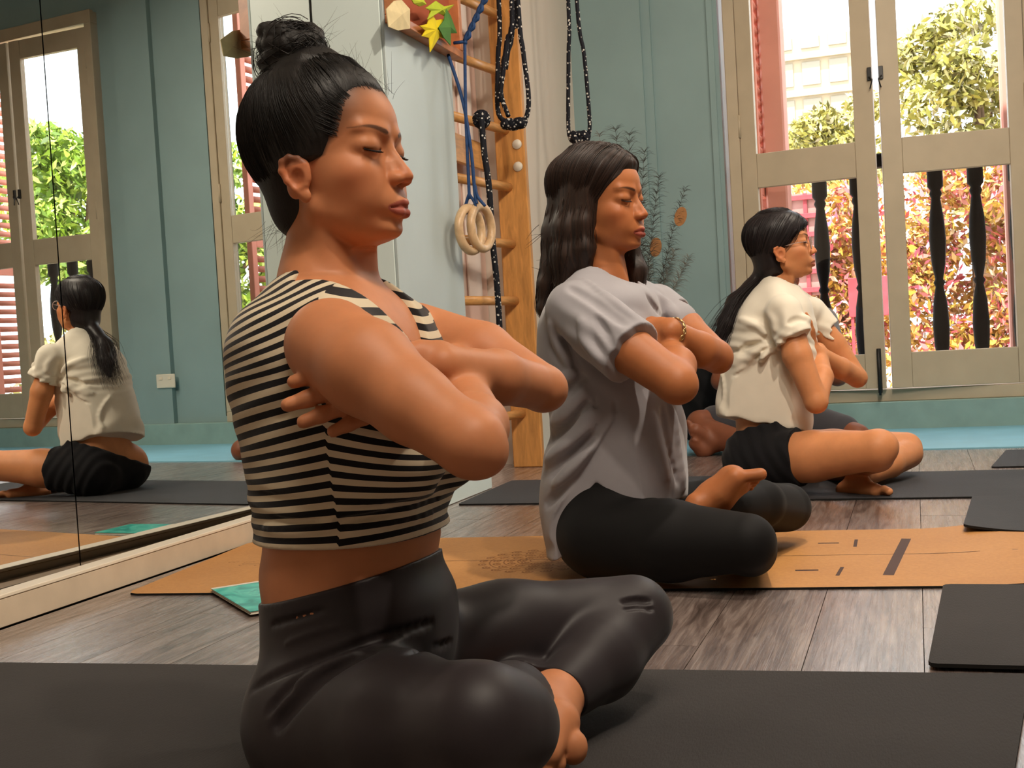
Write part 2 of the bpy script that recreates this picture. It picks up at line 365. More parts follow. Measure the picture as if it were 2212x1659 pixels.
# ------------------------------------------------------------------ mirror wall, cabinet, wall bars
def mirror_mat():
    M = Mat('mirror_silver', (.86, .88, .85, 1), .0, .5, 1.0); return M.m
m_mirror = mirror_mat()
m_trimw = simple('scuffed_white_trim', '#c9b79f', .5, .4, .08, 12, .08, 60)
m_trimtop = simple('cream_trim_edge', '#e2d5c0', .45, .4, .04, 12)
m_cab = simple('light_green_cabinet_lacquer', '#dceae7', .4, .4, .03, 3)
m_panel = simple('pale_blue_grey_panel', '#b4c0c0', .5, .35, .04, 3)
m_wood = None
def pine(name, base, rough=.4, sc=(1, 1, 1)):
    M = Mat(name, srgb(base), rough, .45); co = M.coords(sc); n = M.noise(co, 6, 5, .6, .8)
    c = srgb(base); lo = tuple(x*.72 for x in c[:3])+(1,); hi = tuple(min(1, x*1.2) for x in c[:3])+(1,)
    M.color(M.ramp(n, [(.3, lo), (.7, hi)])); return M.m
m_pine = pine('honey_pine', '#c98f4f', .38, (8, 8, 1.2)); m_pineh = pine('honey_pine_bar', '#d19a5c', .35, (8, 1.2, 8)); m_frame = pine('dark_orange_pine', '#b9764a', .4, (2, 2, 2))
MYAW = math.radians(-3.7)
SEAMS = [.35, 1.55, 2.42, 3.16]
for k in range(3):
    pass
mr = []
yy = [.2, 1.02, 1.93, 3.17]
ym = PX(172, 1220, WX)[1]
for _ in range(20): ym = PX(172, 1220, WX-.003+(ym-3.55)*math.tan(-MYAW))[1]
print('mirror seam')
pass; print('seam y', ym)
yy = [ym-1.3, ym-.002, PX(672, 40, WX)[1]-.004]
for a, b, lab in ((yy[0], yy[1]-.003, 'tall wall mirror at the left edge of the photo, left of the dark seam'), (yy[1]+.001, yy[2], 'tall wall mirror between the dark seam and the light green cabinet')):
    o = MB().box((-.006, a-3.55, .045), (.0, b-3.55, CZ-.04), 0).build('mirror', m_mirror); o.location = (WX, 3.55, 0); o.rotation_euler = (0, 0, MYAW); tag(o, lab, 'mirror')
t = empty('trim_2', (WX, 1.9, 0)); t['kind'] = 'structure'
MB().box((WX-.195, -.6, 0), (WX+.0075, yy[2]-.01, .040), 0).build('ledge', simple('grey_brown_ledge', '#8a7560', .6, .2), t)
MB().box((WX+.008, -.6, 0), (WX+.05, yy[2]-.01, .060), .002).build('board', m_trimw, t)
MB().box((WX+.004, -.6, .0605), (WX+.052, yy[2]-.01, .068), .001).build('cap', m_trimtop, t)
# built-in cabinet that stands out from the mirror wall
CX = -1.59; CY0 = PX(672, 40, WX)[1]; CY1 = PX(975, 150, CX)[1]; print('cab', CY0, CY1)
cb = empty('cabinet', (-1.72, (CY0+CY1)/2, 0), 'tall light green built-in cabinet behind the head of the striped woman', 'cabinet')
MB().box((WX+.0, CY0+.02, .0), (CX-.012, CY1, CZ-.01), 0).build('carcass', m_cab, cb)
MB().box((WX+.003, CY0, .09), (CX-.012, CY0+.02, CZ-.02), .002).build('door', m_cab, cb)
MB().box((CX-.0115, CY0+.002, .0), (CX, CY1, CZ-.015), .002).build('side_panel', m_panel, cb)
o = MB().box((CX+.001, CY0-.02, 0), (-1.47, 3.985, .115), .003).build('trim_3', m_cab); o['kind'] = 'structure'
# cork board with paper leaves, hung on the side panel
b0 = PX(824, 66, CX); b1 = PX(975, 113, CX); print('board', b0, b1)
by0, by1, bz = CY0+.01, CY1+.02, (b0[2]+b1[2])/2
bd = empty('pin_board', (CX+.02, (by0+by1)/2, bz), 'orange framed pin board hung on the pale side panel, decked with paper leaves', 'board')
MB().box((CX+.001, by0, bz), (CX+.045, by1, bz+.028), .002).build('frame_rail', m_frame, bd)
MB().box((CX+.001, by0, bz+.62), (CX+.045, by1, bz+.648), .002).build('frame_rail', m_frame, bd)
MB().box((CX+.001, by0, bz+.0285), (CX+.045, by0+.028, bz+.6195), .002).build('frame_stile', m_frame, bd)
MB().box((CX+.001, by1-.028, bz+.0285), (CX+.045, by1, bz+.6195), .002).build('frame_stile', m_frame, bd)
MB().box((CX+.001, by0+.028, bz+.0285), (CX+.008, by1-.028, bz+.6195), 0).build('backing', simple('terracotta_felt', '#a8593f', .8, .2), bd)
def paper(name, hexc): return simple(name, hexc, .7, .2, .08, 30)
def star(pxs, x, mat, label, cat='decoration', th=.003, fold=.012):
    P = [PX(a, b, x) for a, b in pxs]; c = sum(P)/len(P); n = len(P)
    vs = [c+np.array([fold, 0, 0])]+[p for p in P]; vs2 = [v+np.array([th, 0, 0]) for v in vs]
    fs = [(0, 1+i, 1+(i+1) % n) for i in range(n)]; m = n+1
    fs2 = [(m, m+1+(i+1) % n, m+1+i) for i in range(n)]+[(1+i, 1+(i+1) % n, m+1+(i+1) % n, m+1+i) for i in range(n)]
    o = MB().add([v-c for v in vs+vs2], fs+fs2).build(label[0], mat); o.location = c
    o.location = tuple(c); tag(o, label[1], cat)
star([(905, 56), (922, 52), (928, 22), (940, 44), (962, 40), (950, 60), (972, 88), (948, 80), (928, 113), (926, 82), (910, 78), (918, 66)], CX+.06, paper('yellow_paper', '#d8c320'), ('paper_star', 'yellow paper star hanging over the bottom rail of the pin board'))
star([(962, 18), (972, 34), (986, 72), (970, 72), (972, 98), (958, 82), (946, 60), (958, 44)], CX+.075, paper('green_paper', '#4f7a3a'), ('paper_leaf', 'green and pale paper leaf at the right end of the pin board'))
star([(918, 18), (940, 2), (958, 14), (980, 10), (964, 26), (970, 40), (946, 28), (922, 42), (930, 24)], CX+.068, paper('lime_paper', '#aebd35'), ('paper_leaf', 'olive yellow paper leaf above the yellow star on the pin board'))
star([(833, 20), (850, 2), (866, 0), (884, 20), (884, 62), (858, 66), (838, 58)], CX+.05, paper('cream_paper', '#d9c79a'), ('paper_leaf', 'cream curled paper pinned at the left of the pin board'))
star([(888, 0), (912, -4), (920, 10), (905, 14), (893, 8)], CX+.055, paper('yellow_green_paper', '#b6c23a'), ('paper_leaf', 'small yellow green paper at the top edge of the photo on the pin board'))

# wall bars with a pale panelled door behind them
m_pp = simple('pale_pink_door_paint', '#dcbcae', .35, .45, .05, 3); m_pl = simple('pale_cream_door_panel', '#e3d6cd', .3, .5, .03, 3)
wb = empty('wall_bars', (-1.55, 4.3, 0), 'honey pine wall bars fixed to the left wall behind the hanging ropes', 'wall bars')
PB0, PB1 = 4.62, 4.655
MB().box((-1.605, PB0, 0), (-1.478, PB1, 2.7), .004).build('side_post', m_pine, wb)
MB().box((-1.69, CY1+.005, 0), (-1.615, CY1+.033, 2.7), .004).build('side_post', m_pine, wb)
zs = [PY(1140, p, PB0)[2] for p in (150, 270, 396, 522, 646, 770, 893)]
print('bars z', zs)
step = (zs[0]-zs[-1])/6
zs = [zs[-1]+step*k for k in range(-1, 14)]
BY0 = CY1+.034
bar = MB().tube([(0, 0, 0), (.075, PB0-BY0, 0)], .0185, 12).mesh('bar'); bar.materials.append(m_pineh)
for z in zs:
    if z < 2.6 and z > .02:
        o = bpy.data.objects.new('bar', bar); COL.objects.link(o); o.parent = wb; o.location = Vector((-1.63, BY0, z))-wb.location
for px, py in ((1117, 312), (1119, 360)):
    p = PY(px, py, PB0); MB().tube([(p[0], PB0-.006, p[2]), (p[0], PB0, p[2])], [.019, .021], 14).build('bolt_cover', simple('white_plastic_cap', '#d9d2c4', .4, .4), wb)
z = PY(1030, 318, 4.3)[2]
MB().box((-1.66, CY1+.04, z-.05), (-1.64, 4.61, z+.06), .003).build('brace_board', m_pineh, wb)
dp = empty('wall_panelling', (-1.70, 4.25, 0), 'pale pink and cream panelled door leaf behind the wall bars', 'panelling')
MB().box((-1.76, CY1+.004, 0), (-1.72, 4.745, CZ-.01), 0).build('board', m_pp, dp)
for a, b in ((CY1+.02, CY1+.16), (CY1+.19, CY1+.33), (CY1+.37, CY1+.52)):
    for z0, z1 in ((.14, .62), (.70, 1.20), (1.28, 1.72), (1.8, 2.4)):
        MB().box((-1.72, a, z0), (-1.708, b, z1), .004).build('panel', m_pl, dp)
MB().box((-1.72, CY1+.036, 0.0), (-1.655, 4.615, .10), .003).build('plinth', m_pl, dp)
flat_box('wall_left_pier', (WX-.02, 4.75, 0), (-1.60, FY, CZ), m_white, kind='structure').name = 'wall_left_far'

# ropes and rings
def rope_mat():
    M = Mat('navy_rope_white_flecks', srgb('#14161f'), .7, .2); co = M.coords()
    v = M.n('TexVoronoi'); v.inputs['Scale'].default_value = 75; M.l(co, v.inputs['Vector'])
    M.color(M.ramp(v.outputs['Distance'], [(.0, srgb('#d8d4cc')), (.24, srgb('#c8c4bc')), (.30, srgb('#15171f')), (1, srgb('#15171f'))])); M.bump(M.noise(co, 300, 2), .4, .001); return M.m
m_rope = rope_mat(); m_blue_rope = simple('blue_cord', '#1f3f6e', .6, .3, .2, 80, .4, 400); m_ring = pine('turned_birch', '#cfae86', .35, (3, 3, 3))
def smooth(pts, k=6):
    P = [Vector(p) for p in pts]; out = []
    for i in range(len(P)-1):
        p0, p1, p2, p3 = P[max(i-1, 0)], P[i], P[i+1], P[min(i+2, len(P)-1)]
        for j in range(k):
            t = j/k; out.append(.5*((2*p1)+(-p0+p2)*t+(2*p0-5*p1+4*p2-p3)*t*t+(-p0+3*p1-3*p2+p3)*t**3))
    return out+[P[-1]]
def knot(mb, c, R, r, seed, squash=.6):
    g = random.Random(seed)
    for k in range(7):
        u = Vector((g.uniform(-1, 1), g.uniform(-1, 1), g.uniform(-1, 1))).normalized(); w = u.cross(Vector((g.uniform(-1, 1), g.uniform(-1, 1), g.uniform(-1, 1)))).normalized(); u = w.cross(u); pts = []
        for i in range(15):
            t = i/14*6.28; q = (u*math.cos(t)+w*math.sin(t))*R*.8; pts.append(Vector(c)+Vector((q.x, q.y*.8, q.z*squash*1.3)))
        mb.tube(pts, r, 8)
def rope(name, label, pxs, y, r, knots=(), mat=None, top=True):
    P = []
    for q in pxs:
        yy_ = q[2] if len(q) > 2 else y; P.append(PY(q[0], q[1], yy_))
    if top: P = [P[0]*0+np.array([P[0][0], P[0][1], CZ])]+P
    mb = MB().tube(smooth(P, 5), r, 8)
    for i, (a, b, R) in enumerate(knots): knot(mb, PY(a, b, y), R, r*.95, i+3)
    c = Vector(P[0]); o = mb.build(name, mat or m_rope); tag(o, label, 'rope'); return mb, o
ry = 4.35
o_ = MB()
def loop_rope(label, strands, kn, y, r):
    mb = MB()
    for s_ in strands:
        P = [PY(a, b, y+(c if c else 0)) for a, b, c in s_]; P = [np.array([P[0][0], P[0][1], CZ])]+P
        mb.tube(smooth(P, 5), r, 8)
    for i, (a, b, R, sq) in enumerate(kn): knot(mb, PY(a, b, y), R, r, i+3, sq)
    o = mb.build('hanging_rope', m_rope); tag(o, label, 'rope'); return o
loop_rope('black flecked rope with a thick double loop and knot over the wall bars',
    [[(1077, -10, 0), (1076, 120, 0), (1075, 235, 0), (1090, 262, 0)], [(1108, 0, .05), (1088, 130, .05), (1082, 200, .05), (1098, 250, 0)], [(1105, -10, -.03), (1095, 90, -.03), (1078, 220, -.03)], [(1118, -10, 0), (1130, 110, 0), (1142, 210, 0), (1136, 255, 0), (1120, 262, 0)], [(1112, -10, .02), (1104, 60, .02), (1092, 150, .03)]],
    [(1098, 268, .030, .45), (1122, 266, .030, .45), (1110, 270, .03, .4)], 4.3, .0095)
loop_rope('thin flecked rope loop hanging before the pale corner, knot just above the long haired woman',
    [[(1227, -10, 0), (1228, 120, 0), (1228, 280, 0), (1238, 296, 0)], [(1245, -10, 0), (1262, 120, 0), (1274, 270, 0), (1266, 292, 0)]],
    [(1248, 298, .030, .7), (1262, 296, .024, .8), (1240, 296, .02, .9)], 4.6, .0085)
mb = MB()
P = [PY(a, b, 4.20) for a, b in ((1040, 255), (1046, 330), (1056, 400), (1064, 520), (1074, 620), (1082, 760))]
mb.tube(smooth(P, 5), .012, 8); knot(mb, PY(1040, 258, 4.24), .034, .0095, 9, .8)
o = mb.build('hanging_rope', m_rope); tag(o, 'thick flecked rope knotted round a bar and hanging down behind the far elbow', 'rope')
# blue cord with two rings
gr = empty('gym_rings', PY(1030, 560, 4.05), 'pair of pale wooden gym rings on a twisted blue cord', 'rings')
cy = 4.05
mb = MB()
for s_ in (-1, 1):
    pts = []
    for i in range(24):
        t = i/23; a = PY(1050, -6, cy)*(1-t)+PY(1004, 92, cy)*t; pts.append(a+np.array([.006*math.cos(t*16+s_*1.57), 0, .006*math.sin(t*16+s_*1.57)]))
    pts = [np.array([pts[0][0]+.12, cy, CZ])]+pts
    mb.tube(pts, .0075, 8)
mb.tube([PY(*q, cy) for q in ((1004, 90), (980, 93))], .006, 6)
mb.tube(smooth([PY(*q, cy) for q in ((1004, 90), (1006, 240), (1011, 360), (1014, 430))]), .0062, 8)
mb.tube(smooth([PY(*q, cy) for q in ((968, 118), (1000, 220), (1018, 330), (1026, 420), (1030, 440))]), .0062, 8)
mb.tube(smooth([PY(*q, cy) for q in ((1013, 420), (1006, 445), (1010, 462))]), .006, 6); mb.tube(smooth([PY(*q, cy) for q in ((1014, 420), (1026, 440), (1028, 462))]), .006, 6)
mb.tube(smooth([PY(*q, cy) for q in ((1026, 400), (1032, 425), (1048, 445))]), .006, 6)
mb.build('cord', m_blue_rope, gr)
def ring(cx, cyy, ytilt, y):
    c = PY(cx, cyy, y); R = .078; pts = []
    for i in range(32):
        a = i/32*6.283; pts.append(c+np.array([R*math.cos(a)*math.cos(ytilt), R*math.cos(a)*math.sin(ytilt), R*math.sin(a)]))
    MB().tube(pts, .0165, 12, closed=True).build('ring', m_ring, gr)
ring(1016, 496, 1.38, cy-.0); ring(1040, 491, 1.42, cy+.05)

# socket on the pier between the windows (seen in the mirror), feathers in the corner
p = (1.02, FY-.046, .40)
sk = empty('wall_socket', p, 'white double wall socket on the teal pier, seen in the mirror', 'socket')
MB().box((p[0]-.075, FY-.0445, p[2]-.043), (p[0]+.075, FY-.0355, p[2]+.043), .004).build('plate', simple('white_socket_plastic', '#d8d2c2', .4, .4), sk)
for dx in (-.035, .035):
    MB().box((p[0]+dx-.012, FY-.0475, p[2]+.008), (p[0]+dx+.012, FY-.0447, p[2]+.026), .001).build('switch', m_trimtop, sk)
# ------------------------------------------------------------------ mats and booklets
def mat_rubber(name, base, rough=.62):
    M = Mat(name, srgb(base), rough, .28); co = M.coords(); mp = M.n('Mapping'); mp.inputs['Scale'].default_value = (1, .22, 1); M.l(co, mp.inputs[0])
    n = M.noise(mp.outputs[0], 420, 2, .6); n2 = M.noise(co, 3, 3)
    c = srgb(base); M.color(M.ramp(n2, [(.3, tuple(x*.85 for x in c[:3])), (.7, tuple(x*1.12 for x in c[:3]))])); M.bump(n, .75, .0012); return M.m
m_char = mat_rubber('charcoal_mat_rubber', '#353231', .8); m_char2 = mat_rubber('grey_mat_rubber', '#3b3b3e', .75)
def cork():
    M = Mat('cork_mat', srgb('#c68c50'), .6, .35); co = M.coords(); n = M.noise(co, 120, 4, .7); n2 = M.noise(co, 5, 4)
    a = M.ramp(n, [(.3, srgb('#a8743f')), (.7, srgb('#c08a50'))]); M.color(M.mix(.35, a, M.ramp(n2, [(.3, srgb('#ab7742')), (.7, srgb('#c48f53'))]))); return M.m
m_cork = cork(); m_print = simple('brown_print', '#4a332a', .6, .2); m_print2 = simple('pale_brown_print', '#8f5f35', .6, .2); m_under = simple('black_mat_underside', '#191817', .8, .2)
def mat_sheet(name, corners, th, mat, label, cat='mat', bump=None, rad=.014, group=None, nx=40, z0=.0):
    """corners: near-left, near-right, far-right, far-left on the floor (x, y)"""
    A, B, C, D = [np.array(c, float) for c in corners]
    root = empty(name, ((A[0]+C[0])/2, (A[1]+C[1])/2, 0), label, cat, group)
    def pt(u, v): return A*(1-u)*(1-v)+B*u*(1-v)+C*u*v+D*(1-u)*v
    W = np.linalg.norm(B-A); Hh = np.linalg.norm(D-A)
    us = sorted(set([0, rad*.3/W, rad/W]+list(np.linspace(rad/W*2, 1-rad/W*2, nx))+[1-rad/W, 1-rad*.3/W, 1]))
    vs = np.linspace(0, 1, 13); top = []; bot = []
    mb = MB(); V = []; nU = len(us); nV = len(vs)
    for layer in (0, 1):
        for u in us:
            e = 0; du = min(u, 1-u)*W
            if du < rad: e = rad-math.sqrt(max(0, rad**2-(rad-du)**2))
            for v in vs:
                vv = v*(1-2*e/Hh)+e/Hh; x, y = pt(u, vv); zz = bump(u, vv) if bump else 0
                V.append((x, y, z0+.0005+zz+(th if layer == 0 else 0)))
    F = []
    for i in range(nU-1):
        for j in range(nV-1):
            a, b, c, d = i*nV+j, (i+1)*nV+j, (i+1)*nV+j+1, i*nV+j+1; F.append((a, b, c, d)); o = nU*nV; F.append((a+o, d+o, c+o, b+o))
    o = nU*nV
    for i in range(nU-1): F.append((i*nV, i*nV+o, (i+1)*nV+o, (i+1)*nV)); F.append((i*nV+nV-1, (i+1)*nV+nV-1, (i+1)*nV+nV-1+o, i*nV+nV-1+o))
    for j in range(nV-1): F.append((j, j+1, j+1+o, j+o)); q = (nU-1)*nV; F.append((q+j, q+j+o, q+j+1+o, q+j+1))
    ob = mb.add(V, F).build('sheet', mat, root); ob.data.materials.append(m_under)
    nrm = [p.normal.z > .5 for p in ob.data.polygons]
    ob.data.polygons.foreach_set('material_index', [0 if a else 1 for a in nrm])
    return root, pt
TH_ = .005
_br = PZ(2226, 1463)[:2]; _dn = PZ(2194, 1659)[:2]-_br; _dn /= np.linalg.norm(_dn); _lf = PZ(0, 1437)[:2]-_br; _lf /= np.linalg.norm(_lf)
matA, _ = mat_sheet('yoga_mat', [tuple(_br+_dn*.66+_lf*1.85), tuple(_br+_dn*.66), tuple(_br), tuple(_br+_lf*1.85)], TH_, m_char, 'charcoal yoga mat under the striped woman in the foreground')
def cbump(u, v):
    t = max(0, (u-.84)/.12); return .010*math.sin(min(1, t)*math.pi)*(.4+.6*v)+.002*math.sin(u*9+v*3)*max(0, u-.6)
c0, c1, c2, c3 = [tuple(PZ(a, b)[:2]) for a, b in ((270, 1287), (2190, 1270), (2180, 1152), (945, 1165))]
s_ = (c3[0]-c0[0])
ex = np.array(c1)-np.array(c0); ex /= np.linalg.norm(ex); ey = np.array([-ex[1], ex[0]])
A_ = np.array(c0); L_ = 2.18
corn = [A_, A_+ex*L_, A_+ex*L_+ey*.66, A_+ey*.66]; print('cork', corn)
matB, ptB = mat_sheet('cork_yoga_mat', corn, .0045, m_cork, 'orange cork yoga mat with printed guide lines under the long haired woman', bump=cbump, rad=.03)
def on_mat(u, v, z=.0052): x, y = ptB(u, v); return Vector((x, y, z+cbump(u, v)))
def pline(name, uv, w, mat=m_print):
    mb = MB(); P = [on_mat(*q) for q in uv]; n = len(P); V = []
    for i in range(n):
        t = (P[min(i+1, n-1)]-P[max(i-1, 0)]).normalized(); s = Vector((-t.y, t.x, 0))*w/2; V += [P[i]-s, P[i]+s]
    return mb.add(V, [(2*i, 2*i+2, 2*i+3, 2*i+1) for i in range(n-1)]).build(name, mat, matB)
def inv(px, py):
    x, y, _ = PZ(px, py); d = np.array([x, y])-A_; return float(d@ex/L_), float(d@ey/.66)
pline('centre_line', [(.06+k*.84/20, .5) for k in range(21)], .003)
a, b = inv(1919, 1248), inv(1958, 1168); pline('cross_bar', [a, b], .022)
for q in ((1850, 1180, 1848, 1170), (1812, 1243, 1818, 1230)):
    a, b = inv(q[0]-3, q[1]+6), inv(q[2]+2, q[3]); pline('tick', [a, b], .008)
for q in ((1790, 1178), (1743, 1237)):
    u, v = inv(*q); pline('dot', [(u-.011, v), (u-.005, v), (u, v), (u+.005, v), (u+.011, v)], .012)
mb = MB(); uc, vc = inv(1165, 1215)
def arc(cx, cy, r, w, a0, a1, n=10):
    V = []
    for i in range(n+1):
        a = a0+(a1-a0)*i/n
        for rr in (r-w, r+w): p = on_mat(cx+rr*math.cos(a)/L_, cy+rr*math.sin(a)/.66); V.append(p)
    mb.add(V, [(2*i, 2*i+2, 2*i+3, 2*i+1) for i in range(n)])
for r, n_ in ((.035, 8), (.065, 12), (.098, 16), (.132, 20)):
    arc(uc, vc, r-.014, .0016, 0, 6.283, 40)
    for k in range(n_):
        a = k*6.283/n_; arc(uc+r*math.cos(a)/L_, vc+r*math.sin(a)/.66, .012, .0022, a-1.9, a+1.9, 8); arc(uc+r*math.cos(a)/L_, vc+r*math.sin(a)/.66, .005, .002, 0, 6.283, 6)
mb.build('mandala_print', m_print2, matB)['kind'] = 'stuff'
mb = MB(); rr_ = random.Random(4)
for k in range(7):
    u, v = inv(500+k*11, 1222+rr_.uniform(-5, 4)); arc(u, v, .006, .0015, rr_.uniform(0, 3), rr_.uniform(3, 6), 8)
mb.build('small_print', m_print2, matB)['kind'] = 'stuff'
c = [PZ(945, 1095)[:2], PZ(2330, 1074)[:2], PZ(2330, 1016)[:2], PZ(1010, 1045)[:2]]
matC, _ = mat_sheet('yoga_mat', [(-1.44, 3.565), (.42, 3.615), (.40, 4.225), (-1.455, 4.16)], TH_, m_char2, 'dark grey yoga mat under the woman in the white shirt')
def curl(u, v): t = max(0, 1-u/.12); return .018*t*t*(1-v)
g = [PZ(2005, 1450)[:2], PZ(2038, 1272)[:2], PZ(2082, 1160)[:2], PZ(2100, 1078)[:2]]
mat_sheet('yoga_mat', [(g[0][0], g[0][1]), (g[0][0]+1.7, g[0][1]+.05), (g[1][0]+1.67, g[1][1]+.06), (g[1][0], g[1][1]-.01)], .006, m_char, 'charcoal mat at the right edge between the foreground mat and the cork mat', z0=.0055)
mat_sheet('yoga_mat', [(g[2][0], g[2][1]), (g[2][0]+1.7, g[2][1]+.04), (g[3][0]+1.65, g[3][1]), (g[3][0], g[3][1]-.02)], .006, m_char2, 'charcoal mat with a lifted corner at the right edge beyond the cork mat', bump=curl, z0=.0055)
g5 = PZ(2142, 1014)[:2]; g6 = PZ(2172, 973)[:2]
mat_sheet('yoga_mat', [(g5[0], g5[1]+.03), (g5[0]+1.6, g5[1]+.06), (g6[0]+1.55, g6[1]-.03), (g6[0], g6[1]-.03)], .005, m_char2, 'farthest charcoal mat at the right edge, by the pale blue strip', z0=.0)
# teal booklets
m_teal_cov = Mat('teal_booklet_cover', srgb('#1fa59b'), .3, .5); co = m_teal_cov.coords(); n = m_teal_cov.noise(co, 14, 3, .5, 1.5)
m_teal_cov.color(m_teal_cov.ramp(n, [(.35, srgb('#0f8f86')), (.5, srgb('#24b3a6')), (.62, srgb('#5cc9b6')), (.7, srgb('#1fa59b'))])); m_teal_cov = m_teal_cov.m
m_page = simple('white_pages', '#d9d2c4', .7, .2)
def booklet(corners, z, label):
    A, B, C, D = [Vector((c[0], c[1], 0)) for c in corners]; cen = (A+B+C+D)/4
    r = empty('booklet', (cen.x, cen.y, z), label, 'book')
    def slab(name, z0, z1, mat, grow):
        P = [cen+(p-cen)*grow for p in (A, B, C, D)]; mb = MB(); mb.add([(p.x, p.y, z0) for p in P]+[(p.x, p.y, z1) for p in P], [(3, 2, 1, 0), (4, 5, 6, 7)]+[(i, (i+1) % 4, 4+(i+1) % 4, 4+i) for i in range(4)]); mb.build(name, mat, r)
    slab('back_cover', z, z+.001, m_page, 1.0); slab('pages', z+.0011, z+.006, m_page, .985); slab('front_cover', z+.0061, z+.0072, m_teal_cov, 1.0)
    V = [A+(D-A)*0, A+(D-A)*1, D+(C-D)*.05, A+(B-A)*.05]
    mb = MB().add([(p.x, p.y, z+.0075) for p in V], [(0, 3, 2, 1)]).build('white_spine', m_page, r)
a, b = PZ(455, 1272, .012), PZ(540, 1322, .012)
e = np.array([b[0]-a[0], b[1]-a[1]]); nrm = np.array([-e[1], e[0]]); nrm = nrm/np.linalg.norm(nrm)*.26
booklet([a[:2], b[:2], b[:2]+nrm, a[:2]+nrm], .006, 'teal booklet lying half on the cork mat, left of the striped woman')
booklet([(-1.50, 2.965), (-1.33, 2.955), (-1.325, 3.115), (-1.495, 3.13)], .0005, 'teal booklet on the floor behind the striped woman, seen only in the mirror')
# ------------------------------------------------------------------ implicit-surface modelling for the figures
V3 = lambda *a: np.array(a, float)
class Op:
    __slots__ = ('mode', 'fn', 'lo', 'hi', 'k')
    def __init__(s, mode, fn, lo, hi, k): s.mode, s.fn, s.lo, s.hi, s.k = mode, fn, np.array(lo, float), np.array(hi, float), k
def rcone(a, b, ra, rb, flat=None, k=.01, mode='u', off=0.):
    """tapering capsule a-b; flat=(unit normal, factor) squeezes it along the normal"""
    a = np.array(a, float); b = np.array(b, float); ab = b-a; L2 = float(ab@ab)+1e-12; R = max(ra, rb)
    if flat is not None: nn = np.array(flat[0], float); nn /= np.linalg.norm(nn); ff = flat[1]
    def fn(X, Y, Z):
        px, py, pz = X-a[0], Y-a[1], Z-a[2]; e = ab
        if flat is not None:
            d = px*nn[0]+py*nn[1]+pz*nn[2]; g = (1/ff-1)
            px = px+d*nn[0]*g; py = py+d*nn[1]*g; pz = pz+d*nn[2]*g; e = ab+nn*float(ab@nn)*g
        l2 = float(e@e)+1e-12
        h = np.clip((px*e[0]+py*e[1]+pz*e[2])/l2, 0, 1)
        d = np.sqrt((px-h*e[0])**2+(py-h*e[1])**2+(pz-h*e[2])**2)-(ra+(rb-ra)*h)
        if flat is not None and ff < 1: d = d*(ff+.15)
        return d-off
    R = R*(max(1, flat[1]) if flat is not None else 1)+off
    return Op(mode, fn, np.minimum(a, b)-R, np.maximum(a, b)+R, k)
def chain(pts, rs, k=.008, flat=None, off=0.): return [rcone(pts[i], pts[i+1], rs[i], rs[i+1], flat, k, 'u', off) for i in range(len(pts)-1)]
def ellip(c, r, rot=None, k=.01, mode='u', off=0.):
    c = np.array(c, float); r = np.array(r, float)+off; M = np.eye(3) if rot is None else np.array(rot, float)   # rows of M: local axes
    def fn(X, Y, Z):
        px, py, pz = X-c[0], Y-c[1], Z-c[2]
        q = [(px*M[i, 0]+py*M[i, 1]+pz*M[i, 2])/r[i] for i in range(3)]
        k0 = np.sqrt(q[0]**2+q[1]**2+q[2]**2); k1 = np.sqrt((q[0]/r[0])**2+(q[1]/r[1])**2+(q[2]/r[2])**2)
        return k0*(k0-1)/np.maximum(k1, 1e-6)
    e = np.sqrt(((M*r[:, None])**2).sum(0)); return Op(mode, fn, c-e, c+e, k)
def loft(zs, cx, cy, a, b, n=2.3, k=.02, mode='u', off=0., lean=0.):
    """stack of rounded sections: centre (cx,cy), half depth a (x), half width b (y) at heights zs"""
    zs = np.array(zs, float); o = np.argsort(zs); zs = zs[o]; cx, cy, a, b = [np.array(q, float)[o] if np.ndim(q) else np.full(len(zs), q) for q in (cx, cy, a, b)]
    def sp(z, v):   # smooth interpolation
        m = np.gradient(v, zs); i = np.clip(np.searchsorted(zs, z)-1, 0, len(zs)-2); h = zs[i+1]-zs[i]; t = np.clip((z-zs[i])/h, 0, 1)
        return (2*t**3-3*t**2+1)*v[i]+(t**3-2*t**2+t)*h*m[i]+(-2*t**3+3*t**2)*v[i+1]+(t**3-t**2)*h*m[i+1]
    def fn(X, Y, Z):
        z = Z.ravel(); A = (sp(z, a)+off).reshape(Z.shape); B = (sp(z, b)+off).reshape(Z.shape); CX = sp(z, cx).reshape(Z.shape); CY = sp(z, cy).reshape(Z.shape)
        q = (np.abs((X-CX)/A)**n+np.abs((Y-CY)/B)**n)**(1/n); d = (q-1)*np.minimum(A, B)
        e = np.maximum(zs[0]-off-Z, Z-zs[-1]-off)
        r = .02; dx = np.maximum(d+r, 0); dz = np.maximum(e+r, 0)
        return np.sqrt(dx*dx+dz*dz)+np.minimum(np.maximum(d+r, e+r), 0)-r
    A_, B_ = a.max()+off, b.max()+off
    return Op(mode, fn, (cx.min()-A_, cy.min()-B_, zs[0]-off), (cx.max()+A_, cy.max()+B_, zs[-1]+off), k)
def plane(p, n, k=.004):
    """cut away everything on the side the normal n points to"""
    p = np.array(p, float); n = np.array(n, float); n /= np.linalg.norm(n)
    return Op('i', lambda X, Y, Z: (X-p[0])*n[0]+(Y-p[1])*n[1]+(Z-p[2])*n[2], (-9,)*3, (9,)*3, k)
def field(fn, lo, hi, k=.004, mode='i'): return Op(mode, fn, lo, hi, k)
def smin(a, b, k):
    if k <= 0: return np.minimum(a, b)
    h = np.maximum(k-np.abs(a-b), 0)/k; return np.minimum(a, b)-h*h*k*.25
